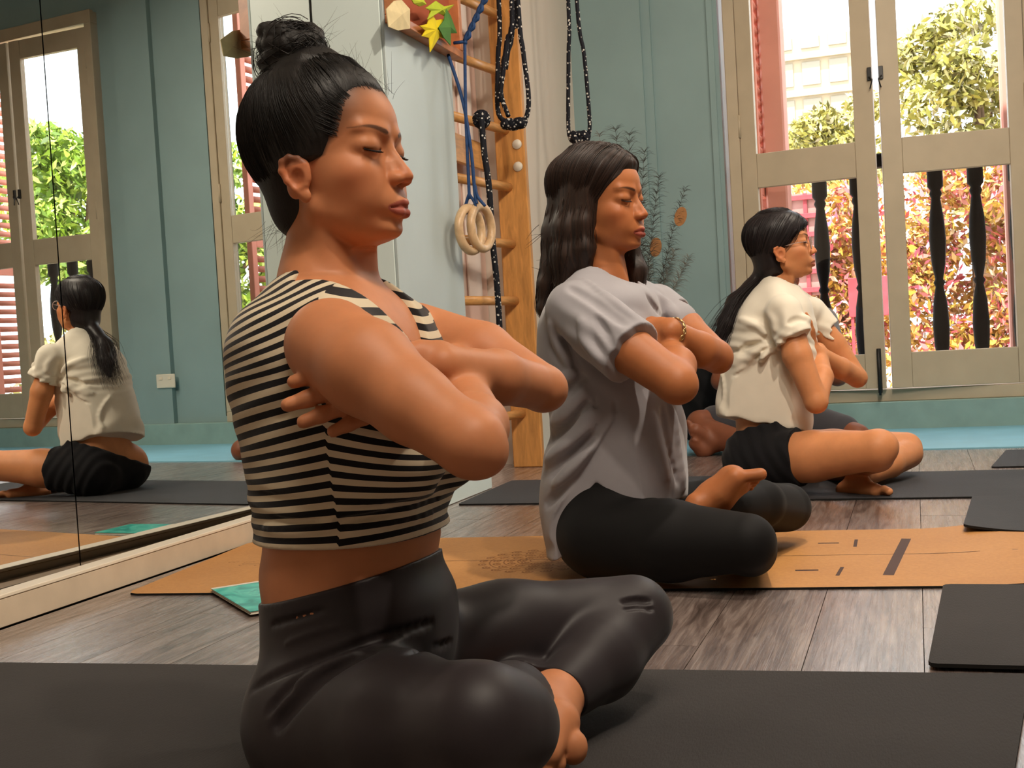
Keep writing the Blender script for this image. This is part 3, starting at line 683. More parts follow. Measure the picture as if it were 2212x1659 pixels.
def evaluate(ops, lo, hi, h, margin=.05):
    lo = np.array(lo, float); n = np.ceil((np.array(hi, float)-lo)/h).astype(int)+1
    ax = [(lo[i]+h*np.arange(n[i])).astype(np.float32) for i in range(3)]
    A = np.full(n, 1.0, np.float32)
    for op in ops:
        if op is None: continue
        i0 = np.maximum(np.floor((op.lo-margin-lo)/h).astype(int), 0); i1 = np.minimum(np.ceil((op.hi+margin-lo)/h).astype(int)+1, n)
        if (i1 <= i0).any(): continue
        s = tuple(slice(i0[i], i1[i]) for i in range(3))
        X = ax[0][s[0]][:, None, None]; Y = ax[1][s[1]][None, :, None]; Z = ax[2][s[2]][None, None, :]
        if op.mode == 'd': A[s] = A[s]+op.fn(X, Y, Z); continue
        d = op.fn(X, Y, Z).astype(np.float32); sub = A[s]
        if op.mode == 'u': A[s] = smin(sub, d, op.k)
        elif op.mode == 's': A[s] = -smin(-sub, d, op.k)
        elif op.mode == 'i': A[s] = -smin(-sub, -d, op.k)
    return A
def surface(ops, lo, hi, h, drop=None, relax=0):
    A = evaluate(ops, lo, hi, h); g = openvdb.FloatGrid(3*h); g.copyFromArray(np.clip(A, -3*h, 3*h)); p, q = g.convertToQuads()
    p = p*h+np.array(lo)
    if drop is not None and len(q):
        c = p[q].mean(1); keep = ~drop(c); q = q[keep]; u, inv_ = np.unique(q, return_inverse=True); p = p[u]; q = inv_.reshape(-1, 4)
    return p, q[:, ::-1]
def to_mesh(name, chunks, loc=(0, 0, 0)):
    V = np.concatenate([c[0] for c in chunks]); off = 0; Q = []
    for p, q in chunks: Q.append(q+off); off += len(p)
    Q = np.concatenate(Q); me = bpy.data.meshes.new(name)
    me.vertices.add(len(V)); me.vertices.foreach_set('co', (V-np.array(loc)).astype(np.float32).ravel())
    me.loops.add(len(Q)*4); me.loops.foreach_set('vertex_index', Q.astype(np.int32).ravel())
    me.polygons.add(len(Q)); me.polygons.foreach_set('loop_start', np.arange(0, len(Q)*4, 4, dtype=np.int32)); me.polygons.foreach_set('loop_total', np.full(len(Q), 4, np.int32))
    me.update(); me.polygons.foreach_set('use_smooth', np.ones(len(Q), bool)); me.validate(); return me, V
def fattr(me, name, vals):
    a = me.attributes.new(name, 'FLOAT', 'POINT'); a.data.foreach_set('value', np.asarray(vals, np.float32))
def vattr(me, name, vals):
    a = me.attributes.new(name, 'FLOAT_VECTOR', 'POINT'); a.data.foreach_set('vector', np.asarray(vals, np.float32).ravel())
def part(name, me, mat, root):
    me.materials.append(mat); o = bpy.data.objects.new(name, me); COL.objects.link(o); o.parent = root; return o

class Frame:
    """local axes placed in the room: x forward, y left, z up"""
    def __init__(s, o, yaw=0, pitch=0, roll=0, scale=1.):
        s.o = np.array(o, float); s.s = scale
        M = Matrix.Rotation(yaw, 3, 'Z') @ Matrix.Rotation(pitch, 3, 'Y') @ Matrix.Rotation(roll, 3, 'X'); s.M = np.array(M)
    def p(s, *q): return s.o+s.M@(np.array(q, float)*s.s)
    def inv(s, P): return ((np.asarray(P)-s.o)@s.M)/s.s
    def axes(s): return s.M.T
    def E(s, c, r, k=.01, mode='u', tilt=None, off=0.):
        R = s.M.T
        if tilt is not None: R = np.array(Matrix.Rotation(tilt[0], 3, tilt[1])).T@R
        return ellip(s.p(*c), np.array(r)*s.s, R, k*s.s, mode, off)
    def C(s, a, b, ra, rb, k=.01, mode='u', flat=None):
        f = None if flat is None else (s.M@np.array(flat[0], float), flat[1])
        return rcone(s.p(*a), s.p(*b), ra*s.s, rb*s.s, f, k*s.s, mode)
    def wrap(s, fn, lo, hi, k, mode='u'):
        """fn given in local coordinates"""
        M = s.M; o = s.o; sc_ = s.s
        def g(X, Y, Z):
            a, b, c = X-o[0], Y-o[1], Z-o[2]
            return fn((a*M[0, 0]+b*M[1, 0]+c*M[2, 0])/sc_, (a*M[0, 1]+b*M[1, 1]+c*M[2, 1])/sc_, (a*M[0, 2]+b*M[1, 2]+c*M[2, 2])/sc_)*sc_
        P = np.array([s.p(x, y, z) for x in (lo[0], hi[0]) for y in (lo[1], hi[1]) for z in (lo[2], hi[2])])
        return Op(mode, g, P.min(0), P.max(0), k*sc_)

# ---- the head: x forward, y left, z up, origin between the ears
HZ = np.array([-.096, -.090, -.082, -.073, -.064, -.050, -.034, -.018, .000, .014, .026, .040, .062, .085, .104, .118, .127])
HF = np.array([.050, .069, .0830, .0862, .0855, .0900, .0905, .0885, .0850, .0815, .0815, .0845, .0835, .0720, .0550, .0350, .0100])
HB = np.array([.035, .012, .002, -.006, -.014, -.028, -.046, -.064, -.078, -.087, -.092, -.096, -.097, -.092, -.078, -.058, -.030])
HW = np.array([.014, .027, .037, .045, .051, .0555, .0600, .0635, .0660, .0672, .0680, .0695, .0705, .0670, .0560, .0420, .0200])
def _cub(z, xs, v):
    m = np.gradient(v, xs); i = np.clip(np.searchsorted(xs, z)-1, 0, len(xs)-2); h = xs[i+1]-xs[i]; t = np.clip((z-xs[i])/h, 0, 1)
    return (2*t**3-3*t**2+1)*v[i]+(t**3-2*t**2+t)*h*m[i]+(-2*t**3+3*t**2)*v[i+1]+(t**3-t**2)*h*m[i+1]
_hz = np.linspace(HZ[0], HZ[-1], 400); _HF, _HB, _HW = [np.convolve(np.pad(_cub(_hz, HZ, v), 9, 'edge'), np.ones(19)/19, 'valid') for v in (HF, HB, HW)]
def head_base(x, y, z):
    z = np.broadcast_to(z, np.broadcast_shapes(np.shape(x), np.shape(y), np.shape(z))); zf = z
    f = np.interp(zf, _hz, _HF); b = np.interp(zf, _hz, _HB); w = np.interp(zf, _hz, _HW)
    c = (f+b)/2; a = (f-b)/2; t = np.clip((x-c)/a, -1.3, 1.3); wf = w*(1-.16*np.clip(t, 0, 1.2)**2*np.clip((.06-zf)/.05, 0, 1)-.05*np.clip(-t, 0, 1))
    q = (np.abs((x-c)/a)**2.25+np.abs(y/wf)**2.25)**(1/2.25); d = (q-1)*np.minimum(a, w)
    e = np.maximum(HZ[0]-zf, zf-.112); return np.maximum(d, e)
def ear_ops(F, side, k=.003):
    s = side; y = .071*s
    P = lambda x, z, dy=0: (x*.88+z*-.16+.006, y+dy*s, z*.80-.018)
    o = [F.E(P(-.007, .001, .003), (.0155, .0075, .0245), .006, tilt=(.30, 'Y')), F.E(P(-.009, .019, .005), (.013, .006, .011), .006)]
    rim = [(.006, .010, .002), (.007, .020, .004), (.001, .029, .007), (-.010, .032, .010), (-.020, .026, .012), (-.024, .013, .012), (-.021, -.002, .010), (-.014, -.014, .007), (-.007, -.023, .004)]
    pts = [P(*q) for q in rim]; rs = [.0035, .0036, .0038, .0040, .0042, .0040, .0036, .0036, .004]
    for i in range(len(pts)-1): o.append(F.C(pts[i], pts[i+1], rs[i], rs[i+1], .0025))
    o.append(F.E(P(-.003, -.025, .003), (.0075, .0045, .0085), .004))
    an = [(-.012, .018, .006), (-.015, .006, .007), (-.012, -.006, .006), (-.004, -.013, .005), (.003, -.010, .004)]
    pts = [P(*q) for q in an]
    for i in range(len(pts)-1): o.append(F.C(pts[i], pts[i+1], .0026, .0026, .0025))
    o.append(F.E(P(.006, .000, .002), (.004, .0035, .006), .003)); o.append(F.E(P(-.004, .000, .0105), (.0080, .0050, .0105), .003, 's'))
    return o
def head_ops(F, ears=(1, -1), mouth_open=.0006, lids=1.):
    o = [F.wrap(head_base, (-.11, -.075, -.11), (.096, .075, .13), .012)]
    o.append(F.E((-.009, 0, .046), (.088, .0715, .083), .02))
    for s in (1, -1):
        o.append(F.C((.008, .047*s, -.050), (.062, .014*s, -.080), .013, .011, .016))      # jaw
        o.append(F.E((.056, .042*s, -.014), (.022, .017, .017), .022))                     # cheekbone
        o.append(F.E((.064, .028*s, -.040), (.018, .018, .020), .02))                      # cheek
        o.append(F.C((.0805, .014*s, .034), (.070, .044*s, .038), .0065, .006, .014))        # brow
        o.append(F.E((.0975, .034*s, .0190), (.014, .019, .0105), .014, 's'))              # orbit
        o.append(F.E((.0670, .0335*s, .0185), (.0170, .0185, .0140), .008))
        o.append(F.C((.087, .007*s, -.002), (.093, .0095*s, -.018), .0045, .0060, .008))                # closed lid over the eyeball
    o.append(F.E((.078, 0, -.079), (.0125, .017, .011), .013))                             # chin
    o.append(F.E((.1005, 0, -.0715), (.008, .020, .0045), .010, 's'))
    # nose
    o.append(F.C((.0815, 0, .021), (.1015, 0, -.010), .0050, .0062, .010, flat=((0, 1, 0), .95)))
    o.append(F.E((.1030, 0, -.0175), (.0095, .0088, .0080), .006))
    for s in (1, -1):
        o.append(F.E((.0945, .0110*s, -.0205), (.0110, .0066, .0072), .005))
    # lips
    o.append(F.E((.084, 0, -.050), (.013, .026, .017), .012))
    for s in (1, -1): o.append(F.C((.0975, .0045*s, -.0475), (.0855, .0240*s, -.0535), .0050, .0020, .004))
    o.append(F.E((.0995, 0, -.0490), (.004, .006, .0045), .003))
    o.append(F.C((.0955, -.007, -.0600), (.0955, .007, -.0600), .0055, .0060, .004))
    for s in (1, -1): o.append(F.C((.0955, .007*s, -.0600), (.0850, .0235*s, -.0555), .0058, .0018, .004))
    for s in (1, -1): o.append(F.C((.1070, .0, -.0545), (.0875, .0250*s, -.0550), mouth_open+.0008, .0008, .0015, 's', flat=None))
    for s in (1, -1):
        o.append(F.E((.1000, .0062*s, -.0275), (.0055, .0028, .0028), .0015, 's'))
        pass
        # upper-lid fold and the lash line of the closed eye
        L_ = lid_line(s)
        for i in range(len(L_)-1): o.append(F.C(L_[i], L_[i+1], .0011, .0011, .0018, 's'))
    for s in ears: o += ear_ops(F, s)
    return o
def lid_line(s): return [(.0800, .0175*s, .0150), (.0832, .0240*s, .0126), (.0838, .0320*s, .0110), (.0805, .0400*s, .0112), (.0740, .0475*s, .0132)]
def face_attrs(F, P):
    """lip / brow / blush masks at the points P (room coordinates)"""
    q = F.inv(P); x, y, z = q.T; ay = np.abs(y)
    up = -.0545+.0; top = -.0445-.0025*np.clip(1-ay/.005, 0, 1)*0-(ay/.0255)**1.6*.0085+np.clip(1-ay/.003, 0, 1)*-.0012; bot = -.0668+(ay/.0255)**1.8*.0105
    lip = np.clip((top-z)/.0012+.5, 0, 1)*np.clip((z-bot)/.0012+.5, 0, 1)*(x > .07)*np.clip((.026-ay)/.002, 0, 1)
    t = np.clip((ay-.013)/.041, 0, 1); bz = .0345+.0075*np.sin(t*2.0)**1.1-.003*t; bw = .0034*(1-t**2.2*.85)*(np.clip(t/.08, 0, 1)*.5+.5)
    brow = np.clip((bw-np.abs(z-bz))/.0016+.35, 0, 1)*(ay > .012)*(ay < .056)*(x > .04)
    blush = np.exp(-(((x-.062)/.022)**2+((z+.022)/.022)**2))*.5+np.exp(-(((x-.104)/.010)**2+(ay/.014)**2+((z+.018)/.012)**2))*.8
    r = np.sqrt(((x+.004)/.02)**2+(z/.035)**2); ear = np.clip(1.6-r, 0, 1)*(ay > .066)*.7
    return lip, brow, np.clip(blush+ear, 0, 1)
def lashes(F, name, mat, root, sides=(1, -1), seed=0, L=.0065, rad=.00035):
    g = random.Random(seed); mesh_ = []
    for s in sides:
        mb = MB()
        P = [Vector(F.p(*q)) for q in lid_line(s)]; P = smooth(P, 8); fw = Vector(F.M@np.array([1, .35*s, -.35]))
        out = Vector(F.M@np.array([1, .3*s, 0]))*.0006*F.s
        mb.tube([p+out for p in P], .00075*F.s, 5)
        for i, p in enumerate(P):
            t = i/len(P)
            if t < .25: continue
            for _ in range(2):
                d = (fw+Vector(F.M@np.array([0, (t-.35)*1.1*s, g.uniform(-.15, .1)]))).normalized()*L*F.s*g.uniform(.7, 1.1); u = Vector((0, 0, .0012))*F.s
                mb.tube([p+out, p+out+d*.55-u*.9, p+out+d-u*.2], [rad*1.3, rad, rad*.4], 3)
        o = place(mb.mesh('eyelashes'), mat, root, 'eyelashes')
    return o
def place(me, mat, root, name):
    """a mesh given in room coordinates becomes a child of root"""
    me.transform(Matrix.Translation(-world_loc(root))); return part(name, me, mat, root)

# ---- hands and feet
def unit(v): v = np.array(v, float); return v/np.linalg.norm(v)
def hand_ops(wrist, fwd, pnorm, thumb, L=.17, curl=(.2, .25, .3, .35), spread=.06, r=.0078, thumb_out=.6, thumb_curl=.2):
    """fwd: wrist to knuckles; pnorm: out of the palm; thumb: towards the thumb side"""
    w = np.array(wrist, float); f = unit(fwd); n = unit(np.array(pnorm)-f*np.dot(pnorm, f)); t = np.cross(n, f); t = t*np.sign(np.dot(t, thumb)+1e-9)
    o = []; s = L/.17; fl = (n, .62)
    kn = []
    for i, (lat, ln) in enumerate(((.027, .082), (.009, .086), (-.009, .082), (-.026, .075))):
        k = w+f*ln*s+t*lat*s-n*(.002*abs(i-1))*s; kn.append(k)
        o.append(rcone(w+t*lat*.55*s, k, .014*s, .0102*s, fl, .012))
    for i, (l1, l2, l3) in enumerate(((.040, .024, .020), (.045, .028, .021), (.042, .026, .021), (.032, .020, .018))):
        sp_ = (1.3-i)*spread; d = unit(f+t*sp_); c = curl[i]; p = kn[i]; pts = [p]; ang = c*.7
        for j, l in enumerate((l1, l2, l3)):
            dd = d*math.cos(ang)+n*math.sin(ang); p = p+dd*l*s; pts.append(p); ang += c*(1.1 if j == 0 else .7)
        rr = r*s*(1.0, 1.05, 1.0, .9)[i]; o += chain(pts, [rr*1.12, rr*1.0, rr*.95, rr*.82], .0035)
    b = w+f*.018*s+t*.022*s+n*.006*s; m = b+(f*.55+t*thumb_out+n*.25)*.036*s; e = m+unit(f*.8+t*(thumb_out-.25)+n*thumb_curl)*.030*s; e2 = e+unit(f*.9+t*(thumb_out-.45)+n*(thumb_curl+.2))*.024*s
    o += chain([b, m, e, e2], [.015*s, .0115*s, .0098*s, .0082*s], .008)
    return o
def foot_ops(ankle, toe_dir, sole, big, L=.225, r_ankle=.030, toe_curl=.0, k=.012):
    """ankle centre, direction heel to toes, direction the sole faces, direction of the big-toe side"""
    a = np.array(ankle, float); d = unit(toe_dir); s_ = unit(np.array(sole)-d*np.dot(sole, d)); b = np.cross(s_, d); b = b*np.sign(np.dot(b, big)+1e-9); q = L/.225
    heel = a-d*.030*q+s_*.040*q; o = [rcone(a, heel, r_ankle, .026*q, None, .015)]
    ball1 = a+d*.112*q+s_*.052*q+b*.018*q; ball2 = a+d*.098*q+s_*.055*q-b*.024*q; arch = a+d*.045*q+s_*.022*q+b*.004*q
    o += [rcone(a, arch, r_ankle*.95, .026*q, None, .02), rcone(arch, ball1, .026*q, .018*q, None, .015), rcone(arch-b*.012*q, ball2, .022*q, .015*q, None, .015), rcone(heel, ball2, .022*q, .014*q, None, .02), rcone(heel+b*.004, ball1, .018*q, .017*q, None, .02), rcone(ball1, ball2, .017*q, .0145*q, None, .01)]
    for i in range(5):
        u = i/4; p0 = ball1*(1-u)+ball2*u+d*.010*q; l = (.046, .038, .034, .030, .026)[i]*q; rr = (.0135, .0092, .0088, .0082, .0080)[i]*q
        m = p0+unit(d-s_*.12+b*(.1-.12*u))*l*.55; e = m+unit(d+s_*(.15+toe_curl))*l*.5
        if i == 0: p0 = p0+b*.004*q; 
        o += chain([p0, m, e], [rr*.95, rr*.92, rr], .004)
    for sgn in (1, -1): o.append(ellip(a+b*.024*sgn*q, (.010*q,)*3, None, .01))
    return o

# ---- hair drawn as fine locks
def locks(name, paths, rad, mat, root, n=3, stuff=True, root_taper=False):
    mb = MB()
    for P in paths:
        m = len(P); mb.tube(P, [rad*(1-.75*(i/(m-1))**2)*(min(1, .12+i*.3) if root_taper else 1) for i in range(m)], n, caps=False)
    o = place(mb.mesh(name), mat, root, name)
    if stuff: o['kind'] = 'stuff'
    return o
# ------------------------------------------------------------------ figure materials
def skin_mat(name, base, lipc='#a3584a', browc='#3a2a24', shine=.5):
    c = srgb(base); M = Mat(name, c, shine, .28); co = M.coords()
    n = M.noise(co, 26, 4, .6); n2 = M.noise(co, 7, 2)
    base_c = M.ramp(n, [(.3, tuple(x*.93 for x in c[:3])), (.7, tuple(min(1, x*1.06) for x in c[:3]))])
    a = M.n('Attribute', attribute_name='blush'); b = M.n('Attribute', attribute_name='lip'); d = M.n('Attribute', attribute_name='brow')
    red = (c[0]*.98, c[1]*.70, c[2]*.66, 1)
    k = M.n('Math', operation='MULTIPLY'); k.inputs[1].default_value = .8; M.l(a.outputs['Fac'], k.inputs[0])
    o = M.mix(k.outputs[0], base_c, red); o = M.mix(b.outputs['Fac'], o, srgb(lipc))
    k2 = M.n('Math', operation='MULTIPLY'); k2.inputs[1].default_value = .85; M.l(d.outputs['Fac'], k2.inputs[0])
    o = M.mix(k2.outputs[0], o, srgb(browc)); M.color(o)
    M.set('Subsurface Weight', .12); M.set('Subsurface Radius', (.012, .005, .003)); M.set('Subsurface Scale', .6)
    M.bump(M.noise(co, 900, 2), .08, .0004); return M.m
def hair_mat(name, base='#1a1513', hi='#3a2a22', rough=.38, sc=(1, 1, 1)):
    M = Mat(name, srgb(base), rough+.1, .35); at = M.n('Attribute', attribute_name='hv'); mp = M.n('Mapping'); mp.inputs['Scale'].default_value = sc
    M.l(at.outputs['Vector'], mp.inputs[0]); n = M.noise(mp.outputs[0], 1.0, 4, .6)
    M.color(M.ramp(n, [(.3, srgb(base)), (.75, srgb(hi))])); M.bump(n, .35, .0015); return M.m
def lock_mat(name, base, hi):
    M = Mat(name, srgb(base), .45, .35); g = M.n('NewGeometry'); M.color(M.ramp(g.outputs['Random Per Island'], [(0, srgb(base)), (1, srgb(hi))])); return M.m
def cloth_mat(name, base, rough=.75, var=.06, weave=.25, sheen=.2, spec=.2, wsc=1400):
    c = srgb(base); M = Mat(name, c, rough, spec); co = M.coords(); n = M.noise(co, 14, 4)
    M.color(M.ramp(n, [(.3, tuple(x*(1-var) for x in c[:3])), (.7, tuple(min(1, x*(1+var)) for x in c[:3]))]))
    M.set('Sheen Weight', sheen); M.bump(M.noise(co, wsc, 2), weave, .0006); return M
def rows_loft(rows, y0, off=0., n=2.3, k=.03, shift=0.):
    """rows: (left px, left py, right px, right py, half width b): silhouette edges of the trunk seen on the plane y0"""
    zs, cx, a, b = [], [], [], []
    for lx, ly, rx, ry, bb in rows:
        L = PY(lx, ly, y0); R = PY(rx, ry, y0); w = (R[0]-L[0])/2*math.cos(TH); t = bb*math.sin(TH)*.95
        zs.append((L[2]+R[2])/2); cx.append((L[0]+R[0])/2+shift); a.append(math.sqrt(max(w*w-t*t, .0009))/math.cos(TH)); b.append(bb)
    return loft(zs, cx, y0, a, b, n, k, 'u', off)
def skin_mesh(name, ops, lo, hi, h, boxes, h2, F, mat, root, scalp_shade=None):
    """coarse body plus finely sampled boxes (head, hands), joined into one mesh"""
    inb = lambda c, s=0.: np.any([np.all((c > np.array(b[0])+s) & (c < np.array(b[1])-s), axis=1) for b in boxes], axis=0) if boxes else np.zeros(len(c), bool)
    ch = [surface(ops, lo, hi, h, drop=lambda c: inb(c, .0035))]
    for b in boxes: ch.append(surface(ops, np.array(b[0])-.001, np.array(b[1])+.001, h2, drop=lambda c, b=b: ~np.all((c > b[0]) & (c < b[1]), axis=1)))
    me, V = to_mesh(name, ch, tuple(world_loc(root))); V = V.astype(float)
    lip, brow, bl = face_attrs(F, V); near = np.linalg.norm(V-F.o, axis=1) < .15
    sc_m = (scalp_shade(F.inv(V)) if scalp_shade else 0)
    fattr(me, 'lip', lip*near); fattr(me, 'brow', np.maximum(brow, sc_m)*near); fattr(me, 'blush', bl*near)
    return part(name, me, mat, root)
def cloth_mesh(name, ops, lo, hi, h, mat, root, attr=None, drop=None):
    p, q = surface(ops, lo, hi, h, drop=drop); me, V = to_mesh(name, [(p, q)], tuple(world_loc(root)))
    if attr:
        for k, fn in attr.items(): fattr(me, k, fn(V.astype(float)))
    return part(name, me, mat, root)
def hair_mesh(name, ops, lo, hi, h, mat, root, hv):
    p, q = surface(ops, lo, hi, h); me, V = to_mesh(name, [(p, q)], tuple(world_loc(root))); vattr(me, 'hv', hv(V.astype(float))); return part(name, me, mat, root)
def scalp(x, y, z):
    d = head_base(x, y, z); a = ((x+.009)/.088, y/.0715, (z-.046)/.083)
    k0 = np.sqrt(a[0]**2+a[1]**2+a[2]**2); k1 = np.sqrt((a[0]/.088)**2+(a[1]/.0715)**2+(a[2]/.083)**2); e = k0*(k0-1)/np.maximum(k1, 1e-6)
    return smin(d, e, .02)
def scalp_pt(P, off):
    """push local points onto the scalp surface at height off"""
    P = np.array(P, float)
    for _ in range(5):
        e = 1e-3; d = scalp(P[:, 0], P[:, 1], P[:, 2])
        g = np.stack([scalp(P[:, 0]+(e if i == 0 else 0), P[:, 1]+(e if i == 1 else 0), P[:, 2]+(e if i == 2 else 0))-d for i in range(3)], 1)/e
        g /= np.maximum(np.linalg.norm(g, axis=1), 1e-6)[:, None]; P = P-g*(d-off)[:, None]*.9
    return P

def surf_hit(ops, px, py, ya, yb, n=170):
    """first point of the union of ops met by the view ray between the planes y = ya and y = yb"""
    P = np.array([PY(px, py, ya+(yb-ya)*t) for t in np.linspace(0, 1, n)]); d = np.ones(n)*9
    for op in ops:
        if op.mode == 'u': d = smin(d, op.fn(P[:, 0].reshape(-1, 1, 1), P[:, 1].reshape(-1, 1, 1), P[:, 2].reshape(-1, 1, 1)).ravel(), op.k)
    i = int(np.argmax(d < .0004)); return P[i] if d[i] < .0004 else None
def fold_ops(ops, paths, ya, yb):
    """fabric folds: each path is (pixels, half width, depth sign); sunk (-1) or raised (+1) along the cloth surface"""
    out = []
    for pxs, w, sg in paths:
        Q = smooth([(a, b, 0) for a, b in pxs], 4); H = [surf_hit(ops, q[0], q[1], ya, yb) for q in Q]; H = [h for h in H if h is not None]
        if len(H) < 3: continue
        H = np.array(H)
        for _ in range(2): H[1:-1] = (H[:-2]+H[1:-1]+H[2:])/3
        n = len(H); r = [w*(.35+.65*math.sin(math.pi*(i+.5)/n)) for i in range(n)]
        for i in range(n-1): out.append(rcone(H[i], H[i+1], r[i]*(.5 if sg > 0 else .2), r[i+1]*(.5 if sg > 0 else .2), None, w*(2.0 if sg > 0 else 1.7), 'u' if sg > 0 else 's'))
    return out
# ------------------------------------------------------------------ woman 1: striped top
m_skin1 = skin_mat('warm_skin', '#c28058'); m_hair1 = hair_mat('black_hair', '#0d0b0a', '#1c1714', .42, (1, 1, 1)); m_lock1 = lock_mat('black_hair_strands', '#080706', '#1d1815')
def woman1():
    y0 = 1.30; root = empty('person', (-.62, 1.30, .006), 'woman with a high bun and a black and cream striped cropped top, nearest the camera', 'person')
    F = Frame(PY(660, 388, 1.232)+np.array([-.002, .068, .018]), yaw=math.radians(-3), pitch=math.radians(0), scale=.985)
    print('W1 nose', proj(F.p(.113, 0, -.0175)), 'want 893,385; chin', proj(F.p(.095, 0, -.09)), 'want 862,505; top', proj(F.p(0, 0, .127)))
    xlz = np.array([-.13, -.094, -.086, -.070, -.045, -.020, -.006, .000, .008, .025, .045, .070, .095, .115, .14]); xlx = np.array([-.3, -.12, -.052, -.036, -.032, -.030, -.024, .010, .028, .037, .043, .052, .062, .070, .085])
    rows = [(620, 578, 800, 605, .060), (590, 610, 845, 650, .095), (558, 650, 890, 690, .135), (536, 705, 925, 735, .150), (531, 765, 950, 800, .150), (537, 835, 965, 860, .145), (550, 900, 970, 930, .138), (563, 980, 966, 985, .132), (573, 1050, 958, 1045, .128), (581, 1110, 950, 1100, .125), (590, 1180, 946, 1160, .122), (585, 1225, 940, 1200, .124), (596, 1310, 970, 1270, .130), (600, 1380, 975, 1340, .136), (600, 1450, 965, 1430, .14), (598, 1520, 940, 1500, .14), (600, 1600, 910, 1590, .135), (620, 1665, 880, 1650, .11)]
    nb = PY(700, 625, 1.30)
    shR, elR = PY(716, 745, 1.15), PY(1018, 958, 1.075); shL, elL = PY(900, 728, 1.455), PY(1170, 838, 1.40)
    def trunk(off): 
        o = [rows_loft(rows, y0, off)]
        for s in (1, -1):
            sh = (shL if s > 0 else shR)
            o.append(rcone(nb+V3(.0, .03*s, -.015), sh+V3(-.01, -.03*s, .004), .040+off, .044+off, None, .03))
            b = PY(950, 960, 1.30); o.append(ellip(b+V3(-.040, .064*s, -.005), (.070, .060, .060), None, .025, off=off))
        return o
    def hips(off):
        o = []
        for s in (1, -1): o.append(ellip((-.680, y0+.082*s, .098), (.085, .088, .096), None, .012, off=off))
        kR = PY(1036, 1565, 1.10); kL = PY(1365, 1322, 1.63); aL = PY(1200, 1508, 1.41); hR = V3(-.675, 1.205, .10); hL = V3(-.70, 1.395, .112)
        o += [rcone(hR, hR*.45+kR*.55+V3(0, 0, .0), .084+off, .076+off, None, .03), rcone(hR*.45+kR*.55+V3(0, 0, .0), kR, .076+off, .056+off, None, .015), rcone(kR, kR+V3(.018, .03, -.01), .058+off, .055+off, None, .03)]
        o += [rcone(hL, hL*.5+kL*.5+V3(0, 0, .005), .086+off, .068+off, None, .03), rcone(hL*.5+kL*.5+V3(0, 0, .005), kL, .068+off, .052+off, None, .03)]
        k2 = kL+V3(.008, -.012, -.006); mid = PY(1292, 1425, 1.53)
        o += [rcone(k2, mid, .050+off, .054+off, None, .02), rcone(mid, aL, .054+off, .036+off, None, .02)]
        aR = PY(1150, 1468, 1.56); o += [rcone(kR+V3(.0, .04, -.01), (kR+aR)/2+V3(0, 0, -.01), .052+off, .052+off, None, .015), rcone((kR+aR)/2+V3(0, 0, -.01), aR, .050+off, .036+off, None, .015)]
        return o, aL, aR, kR, kL
    hp, aL, aR, kR, kL = hips(-.016)
    rb = [(l+(14 if i > 12 else (8 if i < 10 else 0)), a, r-(14 if i > 12 else (8 if i < 10 else 0)), b, w-(.012 if i > 12 else (.006 if i < 10 else 0))) for i, (l, a, r, b, w) in enumerate(rows)]
    B = [rows_loft(rb, y0, -.004)]+trunk(-.006)[1:]+hp
    # neck
    B += [rcone(F.p(-.010, 0, -.035), nb+V3(.0, 0, .01), .043, .048, None, .02), rcone(nb+V3(.0, 0, .01), nb+V3(.015, 0, -.05), .048, .056, None, .03)]
    B += [rcone(F.p(.03, .03, -.07), nb+V3(.045, .012, -.03), .012, .009, None, .03), rcone(F.p(.0, -.045, -.05), nb+V3(.05, -.012, -.04), .010, .010, None, .02)]
    for s in (1, -1): B.append(rcone(nb+V3(.048, .012*s, -.045), (shL if s > 0 else shR)+V3(.015, -.03*s, .028), .0085, .008, None, .022))
    # arms
    m2 = PY(892, 872, 1.095); mR = PY(795, 796, 1.115); B += [rcone(shR, mR, .051, .0490, None, .012), rcone(mR, m2, .0500, .0400, None, .012), rcone(m2, elR, .040, .033, None, .012), ellip(PY(1045, 985, 1.075), (.022, .020, .019), None, .012)]
    wR = PY(975, 785, 1.38); fR = PY(1028, 922, 1.14); B += [rcone(elR, fR, .032, .033, None, .012), rcone(fR, wR, .033, .025, None, .01)]
    mL = PY(1040, 765, 1.43); B += [rcone(shL, mL, .046, .040, None, .012), rcone(mL, elL, .040, .030, None, .012), ellip(PY(1186, 843, 1.40), (.020, .020, .020), None, .015)]
    wL = PY(955, 790, 1.215); fL = PY(1075, 815, 1.31); B += [rcone(elL, fL, .028, .0315, None, .006), rcone(fL, wL, .0315, .0235, None, .012)]
    B += hand_ops(wL, PY(840, 826, 1.168)-wL, V3(0, 1, 0), V3(0, 0, 1), .168, curl=(.10, .08, .08, .08), spread=.05, r=.0092, thumb_out=.1, thumb_curl=.0)
    B += hand_ops(wR, PY(935, 705, 1.46)-wR, V3(-.4, .5, -.3), V3(-1, 0, .2), .15, curl=(.2, .2, .2, .2), r=.0072)
    # left foot under the near knee
    bl, bt, st = PY(1204, 1560, 1.335), PY(1237, 1606, 1.325), PY(1203, 1648, 1.30); hl = PY(1110, 1560, 1.36)
    B += [rcone(aL, PY(1176, 1545, 1.37), .037, .036, None, .015), rcone(PY(1176, 1545, 1.37), hl, .036, .030, None, .02), rcone(PY(1176, 1545, 1.37), bl, .034, .026, None, .02), rcone(hl, PY(1170, 1620, 1.30), .028, .022, None, .02), rcone(bl, PY(1180, 1625, 1.29), .024, .018, None, .01)]
